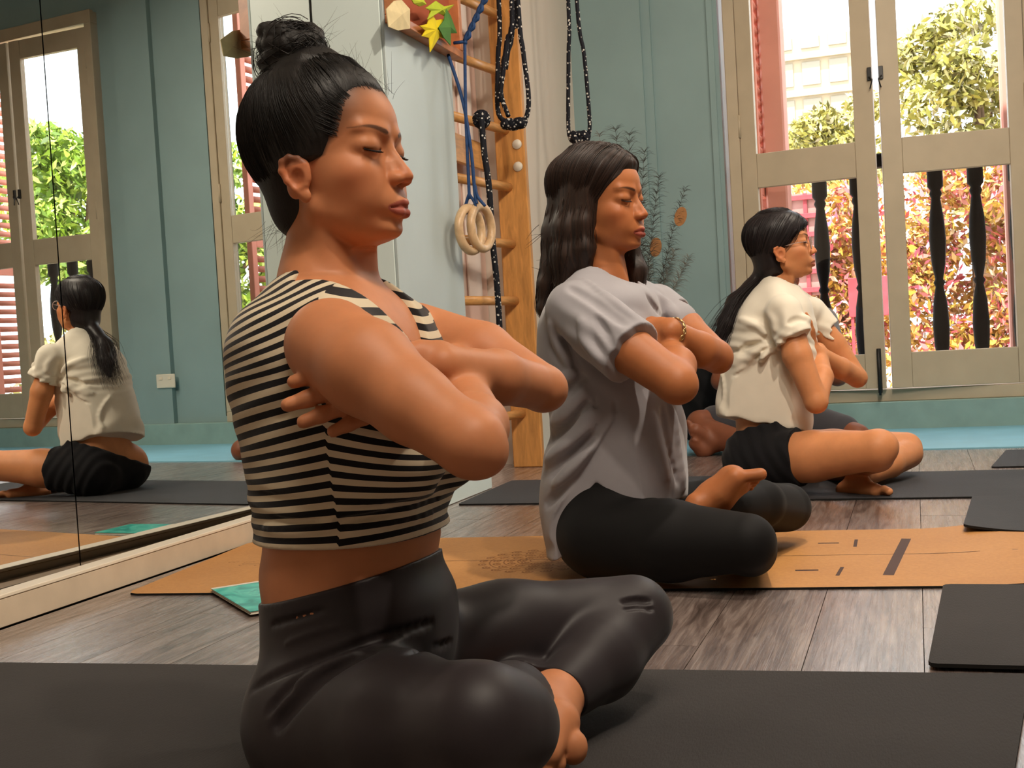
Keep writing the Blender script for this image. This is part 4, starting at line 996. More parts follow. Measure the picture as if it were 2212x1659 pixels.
    B += [rcone(bl+(bt-bl)*.35, bt, .012, .0165, None, .004), ellip(bt+V3(.0, -.002, -.004), (.0185, .016, .021), None, .003), rcone(PY(1190, 1625, 1.30), st, .010, .0115, None, .004), rcone(PY(1175, 1640, 1.29), PY(1178, 1672, 1.28), .010, .0105, None, .004)]
    # right foot beyond the left shin
    fa = aR; B += foot_ops(fa, V3(.1, .8, -.25), V3(-.3, .3, -1), V3(1, 0, 0), .215, .030)
    B += head_ops(F, mouth_open=.0012)
    hb = (F.o+V3(-.14, -.10, -.13), F.o+V3(.15, .10, .15))
    lo, hi = (-.88, .98, .0), (-.22, 1.78, .98)
    def shade(q):
        xl = np.interp(q[:, 2], xlz, xlx)+np.clip(.055-np.abs(q[:, 1]), 0, .055)*.30*np.clip((q[:, 2]-.07)/.03, 0, 1); up = np.clip((q[:, 2]+.01)/.02, 0, 1); return np.clip(1-(q[:, 0]-xl)/(.005+.030*np.clip((q[:, 2]-.02)/.03, 0, 1)*np.clip((.105-q[:, 2])/.04, .3, 1)), 0, 1)*up
    body = skin_mesh('body', B, lo, hi, .0032, [hb], .0014, F, m_skin1, root, shade)

    # leggings
    A1, B1, C1 = PY(583, 1286, y0), PY(735, 1268, 1.175), PY(941, 1196, y0); n = np.cross(C1-A1, B1-A1); n = n*np.sign(n[2])
    hp2 = hips(.0)[0]; tr = [rows_loft(rows, y0, .001)]
    cut = [plane(A1, n, .003)]
    cufL = PY(1203, 1500, 1.42); dirL = unit(PY(1180, 1555, 1.37)-PY(1292, 1425, 1.53))
    def legcut(X, Y, Z):   # only acts below the knee, near the ankles
        dL = (X-cufL[0])*dirL[0]+(Y-cufL[1])*dirL[1]+(Z-cufL[2])*dirL[2]; r = np.sqrt((X-cufL[0])**2+(Y-cufL[1])**2+(Z-cufL[2])**2)
        return np.where(r < .085, np.minimum(dL, .085-r), -.05+0*r)
    def seam(pts, depth=.0016, r=.0012): return [rcone(pts[i], pts[i+1], r, r, None, .004, 's') for i in range(len(pts)-1)]
    L = tr+hp2
    # waistband seam, fabric folds at the hip, side seam on the far leg
    def on(px, py, y): return PY(px, py, y)
    folds = []
    def surf_y(px, py, yy0, yy1):   # first hit of the trousers along the view ray
        ts = np.linspace(0, 1, 160); P = np.array([PY(px, py, yy0+(yy1-yy0)*t) for t in ts]); d = np.ones(len(P))*9
        for op in L:
            if op.mode == 'u': d = smin(d, op.fn(P[:, 0].reshape(-1, 1, 1), P[:, 1].reshape(-1, 1, 1), P[:, 2].reshape(-1, 1, 1)).ravel(), op.k)
        i = np.argmax(d < .0005); return P[i]
    def groove(pxs, r=.002, k=.006, mode='s', inset=0.):
        Q = []
        for (a, b), (c, d) in zip(pxs[:-1], pxs[1:]):
            m = max(2, int(math.hypot(c-a, d-b)/12)); Q += [(a+(c-a)*i/m, b+(d-b)*i/m) for i in range(m)]
        P = [surf_y(a, b, .95, 1.75) for a, b in Q+[pxs[-1]]]; return [rcone(P[i], P[i+1], r, r, None, k, mode) for i in range(len(P)-1)]
    folds += fold_ops(L, [([(545, 1490), (600, 1458), (690, 1425), (790, 1388), (860, 1366), (930, 1345)], .006, -1), ([(600, 1570), (640, 1520), (690, 1470), (745, 1435), (800, 1412)], .009, -1), ([(580, 1540), (620, 1490), (680, 1448)], .005, -1),
        ([(640, 1480), (700, 1440), (780, 1405)], .004, 1), ([(590, 1350), (640, 1335), (700, 1318)], .004, -1), ([(620, 1390), (680, 1365), (740, 1350)], .003, 1), ([(1345, 1302), (1375, 1298), (1402, 1300)], .005, -1), ([(1350, 1318), (1385, 1312), (1408, 1318)], .004, -1), ([(880, 1412), (930, 1402), (975, 1385)], .005, -1)], .95, 1.75)
    M = cloth_mat('plum_black_leggings', '#262023', .5, .05, .12, .06, .3)
    L = L+folds+cut+[field(legcut, cufL-.14, cufL+.14, .003)]
    cloth_mesh('leggings', L, lo, (hi[0], hi[1], .45), .0030, M.m, root)

    # striped cropped top
    S = trunk(.002)
    hemz = PY(720, 1187, 1.18)[2]; S.append(rows_loft([(588, 1140, 952, 1120, .1265), (588, 1192, 951, 1170, .1255)], y0, .004, k=.012))
    for (a, b, r) in (((560, 1000), (700, 985), .003), ((585, 1140), (720, 1165), .003), ((590, 1120), (700, 1130), .0025), ((800, 1110), (950, 1085), .0035), ((780, 1130), (945, 1105), .003), ((640, 900), (700, 870), .003), ((560, 930), (650, 905), .0025)):
        pass
    za = PY(975, 800, 1.30)[2]
    def vneck(X, Y, Z):
        m = .60; w = (np.abs(Y-y0+.016)-(Z-za)*m)/math.sqrt(1+m*m); f = (nb[0]-.0)-X; v = np.maximum(w, f)
        c = np.sqrt((X-nb[0]-.0)**2+(Y-y0)**2)-.058; c = np.maximum(c, (nb[2]-.04)-Z); return -np.minimum(v, c)
    S.append(field(vneck, (-9,)*3, (9,)*3, .004))
    S.append(plane(shR+V3(0, .006, .0), V3(.12, -1, .18), .006)); S.append(plane(shL+V3(0, .014, 0), V3(.12, 1, .18), .006)); S.append(plane((0, 0, hemz), (0, 0, -1), .002))
    xs = PY(720, 1050, 1.175)[0]; zb = PY(720, 880, 1.175)[2]
    sh2 = [(.006, (560, 985), (650, 968)),]
    # drape: gentle horizontal wrinkles above the hem and at the armpit
    def wr(X, Y, Z):
        g = np.exp(-((Z-hemz-.045)/.03)**2); return -.0016*g*np.sin((Z+.10*(X-xs))*210+2*np.sin(Y*30))-.0010*np.exp(-((Z-hemz-.16)/.06)**2)*np.sin((Z-.35*X)*150+Y*22)
    S += fold_ops(trunk(.002), [([(575, 1140), (640, 1150), (715, 1138)], .005, 1), ([(590, 1118), (640, 1128), (700, 1120)], .004, -1), ([(730, 1128), (800, 1118), (880, 1098), (945, 1075)], .006, -1), ([(760, 1142), (840, 1130), (930, 1112)], .005, 1), ([(730, 1090), (820, 1082), (920, 1062)], .004, 1), ([(640, 830), (665, 850), (700, 868)], .005, -1), ([(600, 905), (640, 885), (690, 875)], .004, -1), ([(560, 1060), (600, 1075), (660, 1078)], .003, -1)], 1.0, 1.35)
    S.insert(len(trunk(0))+1, Op('d', wr, V3(-.95, 1.1, .25), V3(-.4, 1.5, .6), 0))
    def phase(V):
        x, y, z = V.T; near = 1-np.clip((y-1.2)/.2, 0, 1)
        back = x < xs
        low = np.clip((z-hemz)/.12, 0, 1); u = x-xs
        f = np.where(back, -u*.20*low*(.6+.4*near)-.0*u, u*(.26*low-.10*(1-low))*1.0+.004)
        f = f*np.where(z > zb+.16, .4, 1); top = np.clip((z-.50)/.10, 0, 1); f = f+top*(-.45*(x-xs-.0)*back+.0)
        ph = (z+f-hemz)/.0158
        front = ((x-xs) > .035)&(z > .535-.0*y); 
        return ph
    M = Mat('cream_and_black_striped_jersey', (.8, .8, .8, 1), .8, .2); a = M.n('Attribute', attribute_name='stripe'); fr = M.n('Math', operation='FRACT'); M.l(a.outputs['Fac'], fr.inputs[0])
    c = M.ramp(fr.outputs[0], [(0, srgb('#d6c8ac')), (.50, srgb('#0f0d10'))], 'CONSTANT'); M.color(c); co = M.coords(); M.bump(M.noise(co, 1200, 2), .25, .0006); M.set('Sheen Weight', .2)
    cloth_mesh('top', S, (-.88, 1.05, hemz-.02), (-.42, 1.56, .70), .0028, M.m, root, {'stripe': phase})

    # hair: cap, bun, strands
    def cap(x, y, z):
        xl = np.interp(z+.25*np.clip(.06-np.abs(y), 0, .06)*0, xlz, xlx)+np.clip(.055-np.abs(y), 0, .055)*.30*np.clip((z-.07)/.03, 0, 1); t = np.clip((xl-x)/(.022+.016*np.clip((z-.03)/.03, 0, 1)), -.4, 1)
        T = .0075+.004*np.clip((-x-.02)/.08, 0, 1)+.012*np.clip((z-.09)/.04, 0, 1)*np.clip((.03-np.abs(x+.02))/.03+.6, 0, 1)*.6
        return scalp(x, y, z)-np.where(t > 0, T*(1-(1-t)**2), t*.012)
    Hh = [F.wrap(cap, (-.14, -.095, -.09), (.10, .095, .155), 0)]
    Hh.append(F.E((-.040, 0, -.040), (.040, .050, .044), .03))
    bun = PY(632, 112, 1.30); bloc = F.inv(bun)
    Hh.append(rcone(F.p(-.018, 0, .118), bun+V3(0, 0, -.02), .036, .024, None, .03))
    g = random.Random(5)
    for k in range(11):
        a0 = g.uniform(0, 6.28); tx, ty = g.uniform(-1.1, 1.1), g.uniform(-1.1, 1.1); pts = []; R0 = g.uniform(.020, .030)
        for i in range(9):
            a = a0+i*.62; pts.append(bun+V3(R0*math.cos(a)*1.15, R0*math.sin(a), R0*.55*(tx*math.cos(a)+ty*math.sin(a))+g.uniform(-.004, .004)+.010*(k/6-.5)*2))
        Hh += chain(pts, [g.uniform(.006, .011)]*9, .002)
    Hh.append(ellip(bun, (.034, .032, .024), None, .006))
    def hvf(V):
        q = F.inv(V); d = q-bloc; ang = np.arctan2(d[:, 1], d[:, 0]-0)*18; r = np.linalg.norm(d, axis=1); el = np.arctan2(d[:, 2], np.hypot(d[:, 0], d[:, 1]))*10
        return np.stack([ang*2.2, el*2.2, r*20], 1)
    hroot = hair_mesh('hair', Hh, F.o+V3(-.17, -.12, -.12), F.o+V3(.13, .12, .24), .0018, m_hair1, root, hvf)
    rng = np.random.default_rng(3)
    N = 3400; S0 = []
    while len(S0) < N:
        x, y, z = rng.uniform(-.12, .07), rng.uniform(-.08, .08), rng.uniform(-.09, .13); q = scalp_pt(np.array([[x, y, z]]), .003)[0]
        if q[0] < np.interp(q[2], xlz, xlx)+rng.uniform(-.004, .003)*(q[2] > .02)-.002: S0.append(q)
    S0 = np.array(S0); paths = []; P = S0.copy(); tr_ = [P.copy()]
    tgt = np.array([bloc[0]+.002, 0, .13])
    def offs(P):
        xl = np.interp(P[:, 2], xlz, xlx); t = np.clip((xl-P[:, 0])/(.022+.016*np.clip((P[:, 2]-.03)/.03, 0, 1)), 0, 1); T = .0075+.004*np.clip((-P[:, 0]-.02)/.08, 0, 1)+.012*np.clip((P[:, 2]-.09)/.04, 0, 1)*.5
        return T*(1-(1-t)**2)+.0006
    jit = rng.normal(size=(N, 1))*.0012
    for k in range(11):
        d = tgt-P; r = np.linalg.norm(d, axis=1)[:, None]; d = d/np.maximum(r, 1e-3); P = P+d*np.minimum(.013, r)+rng.normal(size=P.shape)*.0006; 
        for _ in range(2): P = scalp_pt(P, 0*P[:, 0]+offs(P)+jit[:, 0]*.4) if _ == 0 else P
        tr_.append(P.copy())
    bb = bloc+np.array([0, 0, -.016]); rr_ = rng.normal(size=(N, 3)); rr_ /= np.linalg.norm(rr_, axis=1)[:, None]; ring_ = bb+rr_*np.array([.032, .028, .010]); tr_.append(P*.5+ring_*.5+(P-bb)*.12); tr_.append(ring_)
    T = np.stack(tr_, 1)
    paths = [[Vector(F.p(*q)) for q in t] for t in T]
    # loose bun strands and flyaways
    for k in range(800):
        a0 = rng.uniform(0, 6.28); ax = unit(rng.normal(size=3)*V3(.8, .8, 1)); u = unit(np.cross(ax, V3(.3, .5, .1))); w = np.cross(ax, u); R0 = rng.uniform(.028, .039); c0 = bun+rng.normal(size=3)*.005-V3(0, 0, .006)
        n_ = rng.integers(7, 12); paths.append([Vector(c0+(u*math.cos(a0+i*.33)*1.12+w*math.sin(a0+i*.33)*.9)*R0*V3(1.12, .95, .86)) for i in range(n_)])
    for k in range(46):
        a = rng.uniform(0, 6.28); st_ = bun+V3(math.cos(a)*.038, math.sin(a)*.03, rng.uniform(-.01, .026)); d = unit(V3(math.cos(a), math.sin(a)*.5, rng.uniform(-.2, 1.0))); c_ = rng.normal(size=3)*.6
        paths.append([Vector(st_+d*.0022*i+c_*(.0025*i)**2*38) for i in range(10)])
    for k in range(34):
        q = np.array([rng.uniform(-.075, -.04), rng.uniform(-.05, .02), rng.uniform(-.07, -.055)]); d = unit(np.array([rng.uniform(-1.0, .5), rng.uniform(-.4, .2), rng.uniform(-1.4, -.2)])); c_ = rng.normal(size=3)*1.4
        q = F.p(*q); paths.append([Vector(q+d*.006*i+c_*(.006*i)**2*5) for i in range(7)])
    for k in range(1300):   # baby hair over the hairline
        z_ = rng.uniform(.028, .118); y_ = rng.choice([-1, 1])*rng.uniform(.0, .06); x_ = np.interp(z_, xlz, xlx)+np.clip(.055-abs(y_), 0, .055)*.30*np.clip((z_-.07)/.03, 0, 1)+rng.uniform(-.004, .012)
        p_ = scalp_pt(np.array([[x_, y_ if z_ > .09 else .064*np.sign(y_), z_]]), .0004)[0]; pts = [p_]
        for i in range(6): p_ = scalp_pt((p_+np.array([-.0045, 0, .0022])*rng.uniform(.7, 1.2))[None], .0006+.0011*i)[0]; pts.append(p_)
        paths.append([Vector(F.p(*q)) for q in pts])
    for k in range(60):
        q = scalp_pt(np.array([[rng.uniform(.0, .07), rng.uniform(-.06, .06), rng.uniform(.085, .12)]]), .01)[0]; q = F.p(*q); d = unit(V3(rng.uniform(-1, .4), rng.uniform(-.4, .4), rng.uniform(.1, .6))); c_ = rng.normal(size=3)
        paths.append([Vector(q+d*.0022*i+c_*(.0025*i)**2*30) for i in range(9)])
    locks('hair_strands', paths[:N], .00042, m_lock1, root, root_taper=True); locks('bun_strands', paths[N:N+800], .0006, m_lock1, root); locks('loose_strands', paths[N+800:], .00022, m_lock1, root)
    lashes(F, 'eyelashes', m_lock1, root, seed=1)
    return root
def proj(p):
    q = np.array(p)-_O; d = q@_f; return (round(1106+FPX*(q@_R)/d, 1), round(829.5-FPX*(q@_U)/d, 1), round(float(d), 2))
import time; _t = time.time()
woman1(); print('w1', time.time()-_t)
# ------------------------------------------------------------------ woman 2: long hair, grey tee
m_skin2 = skin_mat('tan_skin', '#a9683f', '#8a4236', '#1c1412'); m_hair2 = hair_mat('dark_brown_hair', '#15100e', '#3a261c', .4); m_lock2 = lock_mat('dark_brown_hair_strands', '#0e0a09', '#3d291f')
def woman2():
    y0 = 2.55; root = empty('person.001', (-.60, y0, .006), 'long haired woman in a grey tee sitting on the orange cork mat, arms crossed', 'person')
    F = Frame(PY(1288, 465, 2.50)+np.array([0, .05, .018]), yaw=math.radians(-14), pitch=math.radians(3), roll=math.radians(2), scale=1.0)
    print('W2 nose', proj(F.p(.113, 0, -.0175)), 'want 1393,462; eye', proj(F.p(.083, -.032, .011)), 'want 1350,432; chin', proj(F.p(.09, 0, -.083)), 'want 1385,530; top', proj(F.p(0, 0, .127)))
    rows = [(1250, 590, 1330, 600, .06), (1205, 620, 1400, 640, .11), (1175, 680, 1425, 680, .15), (1168, 740, 1440, 740, .165), (1172, 800, 1450, 800, .165), (1182, 870, 1462, 860, .16), (1192, 930, 1475, 920, .155), (1190, 990, 1482, 980, .155), (1185, 1040, 1482, 1030, .158), (1180, 1090, 1470, 1070, .162), (1190, 1150, 1460, 1120, .165), (1215, 1200, 1440, 1180, .15)]
    nb = PY(1305, 610, y0)
    shR, elR = PY(1240, 668, 2.39), PY(1462, 828, 2.30); shL, elL = PY(1420, 665, 2.72), PY(1548, 770, 2.62)
    def trunk(off):
        o = [rows_loft(rows, y0, off)]
        for s in (1, -1):
            sh = shL if s > 0 else shR
            o.append(rcone(nb+V3(0, .03*s, -.005), sh+V3(-.01, -.03*s, .0), .042+off, .048+off, None, .03))
        return o
    kR, kL = PY(1614, 1172, 2.33), PY(1700, 1095, 2.86); hR, hL = V3(-.66, 2.44, .10), V3(-.64, 2.66, .105)
    def legs(off):
        o = []
        for s in (1, -1): o.append(ellip((-.655, y0+.09*s, .105), (.10, .095, .10), None, .03, off=off))
        mR = hR*.5+kR*.5+V3(0, 0, -.004); o += [rcone(hR, mR, .092+off, .082+off, None, .02), rcone(mR, kR, .082+off, .058+off, None, .02)]
        mL = hL*.5+kL*.5; o += [rcone(hL, mL, .085+off, .07+off, None, .02), rcone(mL, kL, .07+off, .056+off, None, .02)]
        # far shin folds back over the near one, its foot on the near thigh
        aL = PY(1535, 1105, 2.47); o += [rcone(kL+V3(0, -.015, .0), (kL+aL)/2+V3(.02, 0, .012), .054+off, .052+off, None, .012), rcone((kL+aL)/2+V3(.02, 0, .012), aL, .052+off, .034+off, None, .012)]
        aR = V3(-.42, 2.86, .05); o += [rcone(kR+V3(0, .03, -.02), (kR+aR)/2+V3(0, 0, -.02), .054+off, .05+off, None, .012), rcone((kR+aR)/2+V3(0, 0, -.02), aR, .05+off, .035+off, None, .012)]
        return o, aL
    lg, aL = legs(-.010)
    B = trunk(-.018)+lg
    B += [rcone(F.p(-.012, 0, -.035), nb+V3(.005, 0, .0), .045, .050, None, .02), rcone(F.p(.03, -.03, -.07), nb+V3(.05, -.012, -.03), .010, .009, None, .02)]
    mR = PY(1345, 745, 2.33); B += [rcone(shR+V3(.01, .01, -.01), mR, .042, .048, None, .015), rcone(mR, elR, .050, .040, None, .015), ellip(PY(1466, 838, 2.30), (.034, .028, .026), None, .015)]
    fR = PY(1462, 790, 2.37); wR = PY(1440, 745, 2.52); B += [rcone(elR, fR, .038, .038, None, .012), rcone(fR, wR, .038, .026, None, .012)]
    mL = PY(1480, 710, 2.68); B += [rcone(shL+V3(0, -.01, -.01), mL, .040, .041, None, .012), rcone(mL, elL, .041, .034, None, .012), ellip(PY(1555, 782, 2.62), (.024, .024, .024), None, .012)]
    fL = PY(1510, 755, 2.55); wL = PY(1448, 716, 2.46); B += [rcone(elL, fL, .036, .038, None, .008), rcone(fL, wL, .038, .0265, None, .012)]
    B += hand_ops(wL, PY(1380, 728, 2.45)-wL, V3(-.3, .8, -.2), V3(0, 0, 1), .165, curl=(.25, .25, .3, .3), spread=.04, r=.0085, thumb_out=.25)
    B += [rcone(PY(1345, 795, 2.385), PY(1312, 802, 2.385), .010, .0085, None, .006), rcone(PY(1350, 806, 2.385), PY(1322, 812, 2.385), .010, .0085, None, .006)]
    # the foot that lies sole up on the thigh
    hl, an, bl, tt = PY(1506, 1090, 2.43), PY(1545, 1074, 2.46), PY(1582, 1042, 2.47), PY(1640, 1036, 2.47)
    B += [rcone(hl, an, .026, .034, None, .015), rcone(an, bl, .036, .034, None, .02), rcone(PY(1560, 1065, 2.44), PY(1588, 1032, 2.44), .024, .022, None, .015), rcone(bl+V3(0, 0, .004), PY(1598, 1045, 2.50), .030, .024, None, .012)]
    for i in range(5):
        p0 = PY(1594, 1030+i*4, 2.44+.022*i); p1 = p0+V3(.046-.005*i, .006, .004-.003*i); rr = (.0135, .0095, .009, .0085, .008)[i]; B.append(rcone(p0, p1, rr, rr*.95, None, .005))
    B += head_ops(F)
    hb = (F.o+V3(-.14, -.10, -.13), F.o+V3(.15, .10, .15))
    lo, hi = (-.90, 2.20, .0), (-.12, 3.02, 1.0)
    skin_mesh('body', B, lo, hi, .0040, [hb], .0018, F, m_skin2, root)
    L = legs(.0)[0]+[rows_loft(rows[7:], y0, -.003)]
    wz = PY(1300, 1010, y0)[2]; L.append(plane((0, 0, wz), (0, 0, 1), .004))
    M = cloth_mat('black_leggings', '#0d0c0d', .7, .05, .12, .03, .2)
    for pts in ([(1640, 1070), (1680, 1075), (1715, 1062)], [(1610, 1085), (1650, 1078)]): pass
    cloth_mesh('leggings', L, (lo[0], lo[1], 0), (hi[0], hi[1], wz+.02), .0036, M.m, root)
    # loose tee
    hem = PY(1330, 1085, 2.40)
    rows2 = [(1240, 590, 1340, 600, .075), (1198, 622, 1405, 640, .125), (1172, 680, 1428, 680, .158), (1166, 740, 1440, 740, .170), (1168, 800, 1452, 800, .168), (1186, 870, 1465, 860, .165), (1195, 910, 1478, 900, .163), (1180, 990, 1487, 980, .168), (1174, 1050, 1488, 1030, .176), (1172, 1100, 1482, 1075, .182), (1180, 1150, 1470, 1110, .184), (1190, 1210, 1450, 1180, .182)]
    S = [rows_loft(rows2, y0, .004)]
    for s in (1, -1):
        sh = shL if s > 0 else shR
        S.append(rcone(nb+V3(-.005, .03*s, -.0), sh+V3(-.01, -.03*s, .0), .046, .054, None, .03))
    cR, cL = PY(1355, 755, 2.325), PY(1450, 690, 2.70)
    S += [rcone(shR+V3(0, .01, 0), PY(1300, 712, 2.35), .060, .068, None, .02), rcone(PY(1300, 712, 2.35), cR+(cR-shR)*.3, .068, .072, None, .01)]
    S += [rcone(shL, cL+(cL-shL)*.4, .055, .056, None, .015)]
    dR = unit(cR-shR); dL = unit(cL-shL)
    def cuffs(X, Y, Z):
        a = (X-cR[0]-.02)*dR[0]+(Y-cR[1])*dR[1]+(Z-cR[2])*dR[2]; ra = np.sqrt((X-cR[0])**2+(Y-cR[1])**2+(Z-cR[2])**2)
        b = (X-cL[0])*dL[0]+(Y-cL[1])*dL[1]+(Z-cL[2])*dL[2]; rb = np.sqrt((X-cL[0])**2+(Y-cL[1])**2+(Z-cL[2])**2)
        ua = np.where(Y < y0-.155, np.maximum(a, -1), -1.); ub = np.where(Y > y0+.13, b, -1.)
        return np.maximum(ua, ub)
    # side split and curved hem: front hem short, back hem long
    xs = PY(1283, 1040, 2.38)[0]; zs_ = PY(1283, 1045, 2.38)[2]; zf = PY(1440, 1090, 2.45)[2]; zbk = PY(1192, 1190, y0)[2]
    def hemf(X, Y, Z):
        t = X-xs; f = np.where(t > 0, zf+(zs_-zf)*np.exp(-(np.maximum(t, 0)/.035)**1.3), zbk+(zs_-zbk)*np.exp(-(np.maximum(-t, 0)/.050)**1.5)); return (f-Z)
    S += fold_ops(list(S), [([(1232, 622), (1262, 640), (1300, 668), (1345, 700)], .010, -1), ([(1262, 606), (1300, 632), (1340, 662), (1375, 690)], .008, 1), ([(1215, 735), (1222, 765), (1248, 800)], .012, -1), ([(1190, 700), (1205, 740), (1230, 790)], .009, 1), ([(1255, 700), (1275, 745), (1300, 785)], .010, 1), ([(1290, 690), (1310, 730), (1335, 765)], .009, -1),
        ([(1183, 925), (1215, 890), (1262, 850)], .011, 1), ([(1185, 955), (1222, 925), (1270, 870)], .010, -1), ([(1186, 1000), (1225, 960), (1282, 892)], .013, 1), ([(1196, 1030), (1235, 990), (1275, 940)], .012, -1), ([(1205, 1050), (1238, 1010), (1272, 975)], .010, 1), ([(1180, 1090), (1215, 1060), (1262, 1035)], .010, -1), ([(1192, 860), (1225, 842), (1262, 815)], .010, -1), ([(1180, 830), (1210, 822), (1240, 805)], .008, 1),
        ([(1450, 880), (1462, 950), (1474, 1050)], .010, 1), ([(1430, 885), (1442, 960), (1462, 1040)], .010, -1), ([(1410, 900), (1420, 960), (1436, 1030)], .008, 1), ([(1286, 860), (1288, 940), (1285, 1035)], .004, -1), ([(1330, 870), (1332, 950), (1340, 1040)], .007, -1), ([(1400, 640), (1418, 668), (1440, 690)], .009, -1), ([(1425, 640), (1445, 665), (1455, 680)], .008, 1)], 2.1, 2.8)
    S.append(field(hemf, (-9,)*3, (9,)*3, .003)); S.append(field(cuffs, (-9,)*3, (9,)*3, .003))
    def neck(X, Y, Z):
        c = np.sqrt((X-nb[0]-.012)**2+(Y-y0)**2)-.066-.10*np.clip(Z-nb[2]-.0, 0, .1); d = (nb[2]-.02-.8*np.clip(X-nb[0], 0, .1))-Z; return -np.maximum(c, d)
    S.append(field(neck, (-9,)*3, (9,)*3, .003))
    za = PY(1300, 800, 2.4)[2]
    def wr(X, Y, Z):
        t = X-xs; g = np.clip((za-.02-Z)/.10, 0, 1); u = Z*.75-X*.65
        w = .0045*np.exp(-((t+.06)/.06)**2)*g*np.sin(u*120+2.2*np.sin(Y*17)+1.5*np.sin(Z*21))+.0028*g*np.sin(X*105+Z*28+3*np.sin(Y*12))*np.clip((t-.06)/.06, 0, 1)
        arm = np.exp(-(((X-cR[0]+.06)/.09)**2+((Z-cR[2]-.02)/.10)**2)); w = w+.0026*arm*np.sin((Z*.8+X*.75)*150+2*np.sin(Y*30))
        return -w
    S.append(Op('d', wr, V3(-.95, 2.2, .0), V3(-.1, 3, .9), 0))
    M = cloth_mat('heather_grey_jersey', '#9a979c', .7, .06, .2, .3, .25)
    cloth_mesh('tee', S, (-.92, 2.22, .02), (-.18, 2.92, .80), .0036, M.m, root)
    # bracelet
    br = MB(); wd = unit(wL-fL); u = unit(np.cross(wd, (0, 0, 1))); v = np.cross(wd, u); c = PY(1452, 718, 2.465)
    br.tube([c+(u*math.cos(a)+v*math.sin(a))*.0305 for a in np.linspace(0, 6.283, 25)[:-1]], .0022, 6, closed=True)
    for a in np.linspace(0, 6.283, 15)[:-1]:
        q = c+(u*math.cos(a)+v*math.sin(a))*.0315; br.tube([q+wd*(.005*math.cos(b))+(u*-math.sin(a)+v*math.cos(a))*.006*math.sin(b) for b in np.linspace(0, 6.283, 9)[:-1]], .0014, 5, closed=True)
    m_gold = Mat('pale_gold_metal', srgb('#cfae7a'), .28, .5, 1.0).m; bo = place(br.mesh('bracelet'), m_gold, root, 'bracelet')
    # hair: parted cap and long side curtains to the shoulders
    xz = np.array([-.13, -.075, -.04, -.01, .02, .04, .06, .078, .095, .14]); xx = np.array([-.06, -.03, .010, .020, .028, .038, .052, .068, .090, .11])
    def cap(x, y, z):
        xl = np.interp(z, xz, xx)+np.clip(.05-np.abs(y), 0, .05)*.35*np.clip((z-.07)/.03, 0, 1); t = np.clip((xl-x)/(.020+.022*np.clip((z-.05)/.03, 0, 1)), -.4, 1)
        T = .013+.008*np.clip((-x)/.08, 0, 1)+.004*np.clip((z-.05)/.05, 0, 1)-.006*np.exp(-(y/.004)**2)*(x > -.03)*(z > .08)
        return scalp(x, y, z)-np.where(t > 0, T*(1-(1-t)**2), t*.012)
    H = [F.wrap(cap, (-.15, -.10, -.11), (.10, .10, .15), 0)]
    LV = []
    def lockv(pts, rs, k=.015, fl=None): LV.append((pts, rs, int(900*sum(rs)))); return chain([F.p(*p) for p in pts], rs, k, fl)
    H += lockv([(-.030, -.050, .065), (-.045, -.068, -.04), (-.050, -.072, -.10), (-.058, -.070, -.150)], [.030, .036, .036, .028])
    H += lockv([(-.062, -.03, .065), (-.085, -.035, -.05), (-.090, -.035, -.12), (-.098, -.03, -.175)], [.036, .042, .040, .026])
    H += lockv([(-.062, .03, .065), (-.085, .03, -.05), (-.088, .03, -.12), (-.09, .03, -.17)], [.036, .040, .038, .024])
    H += lockv([(.005, -.068, .03), (-.004, -.074, -.03), (-.004, -.074, -.085), (-.010, -.068, -.135)], [.016, .020, .022, .015])
    H += lockv([(.0, .070, .03), (.002, .078, -.03), (.020, .078, -.09), (.044, .068, -.14), (.056, .058, -.195)], [.018, .022, .028, .026, .012])
    H += lockv([(-.10, -.05, -.10), (-.112, -.062, -.16), (-.118, -.066, -.215), (-.116, -.06, -.25)], [.020, .018, .014, .006])
    def hvf(V): q = F.inv(V); return np.stack([np.arctan2(q[:, 1], q[:, 0])*26, q[:, 2]*6, np.hypot(q[:, 0], q[:, 1])*60], 1)
    hair_mesh('hair', H, F.o+V3(-.20, -.16, -.29), F.o+V3(.13, .16, .17), .0028, m_hair2, root, hvf)
    rng = np.random.default_rng(8); paths = []
    N = 1700; S0 = []; sd = np.where(rng.random(N) < .75, -1, 1)
    for i in range(N): S0.append([rng.uniform(-.10, .092), sd[i]*rng.uniform(.001, .02), .12])
    P = scalp_pt(np.array(S0), .012); x0 = P[:, 0].copy(); tr_ = [P.copy()]; jt = rng.normal(size=N)*.0009; ph = rng.uniform(0, 6.28, N)
    def offs(P):
        xl = np.interp(P[:, 2], xz, xx)+np.clip(.05-np.abs(P[:, 1]), 0, .05)*.35*np.clip((P[:, 2]-.07)/.03, 0, 1); t = np.clip((xl-P[:, 0])/(.020+.022*np.clip((P[:, 2]-.05)/.03, 0, 1)), 0, 1)
        T = .013+.008*np.clip((-P[:, 0])/.08, 0, 1)+.004*np.clip((P[:, 2]-.05)/.05, 0, 1); return T*(1-(1-t)**2)+.0006
    tx = np.minimum(x0*.5-.045, .02)
    for k in range(13):
        tg = np.stack([tx, sd*.075, np.full(N, -.03)], 1); dd = tg-P; r = np.linalg.norm(dd, axis=1)[:, None]; P = P+dd/np.maximum(r, 1e-3)*np.minimum(.0135, r)
        P[:, 0] = np.minimum(P[:, 0], np.interp(P[:, 2], xz, xx)+.006); P = scalp_pt(P, offs(P)+jt); tr_.append(P.copy())
    T = np.stack(tr_, 1)
    paths = [[Vector(F.p(*q)) for q in t] for t in T]
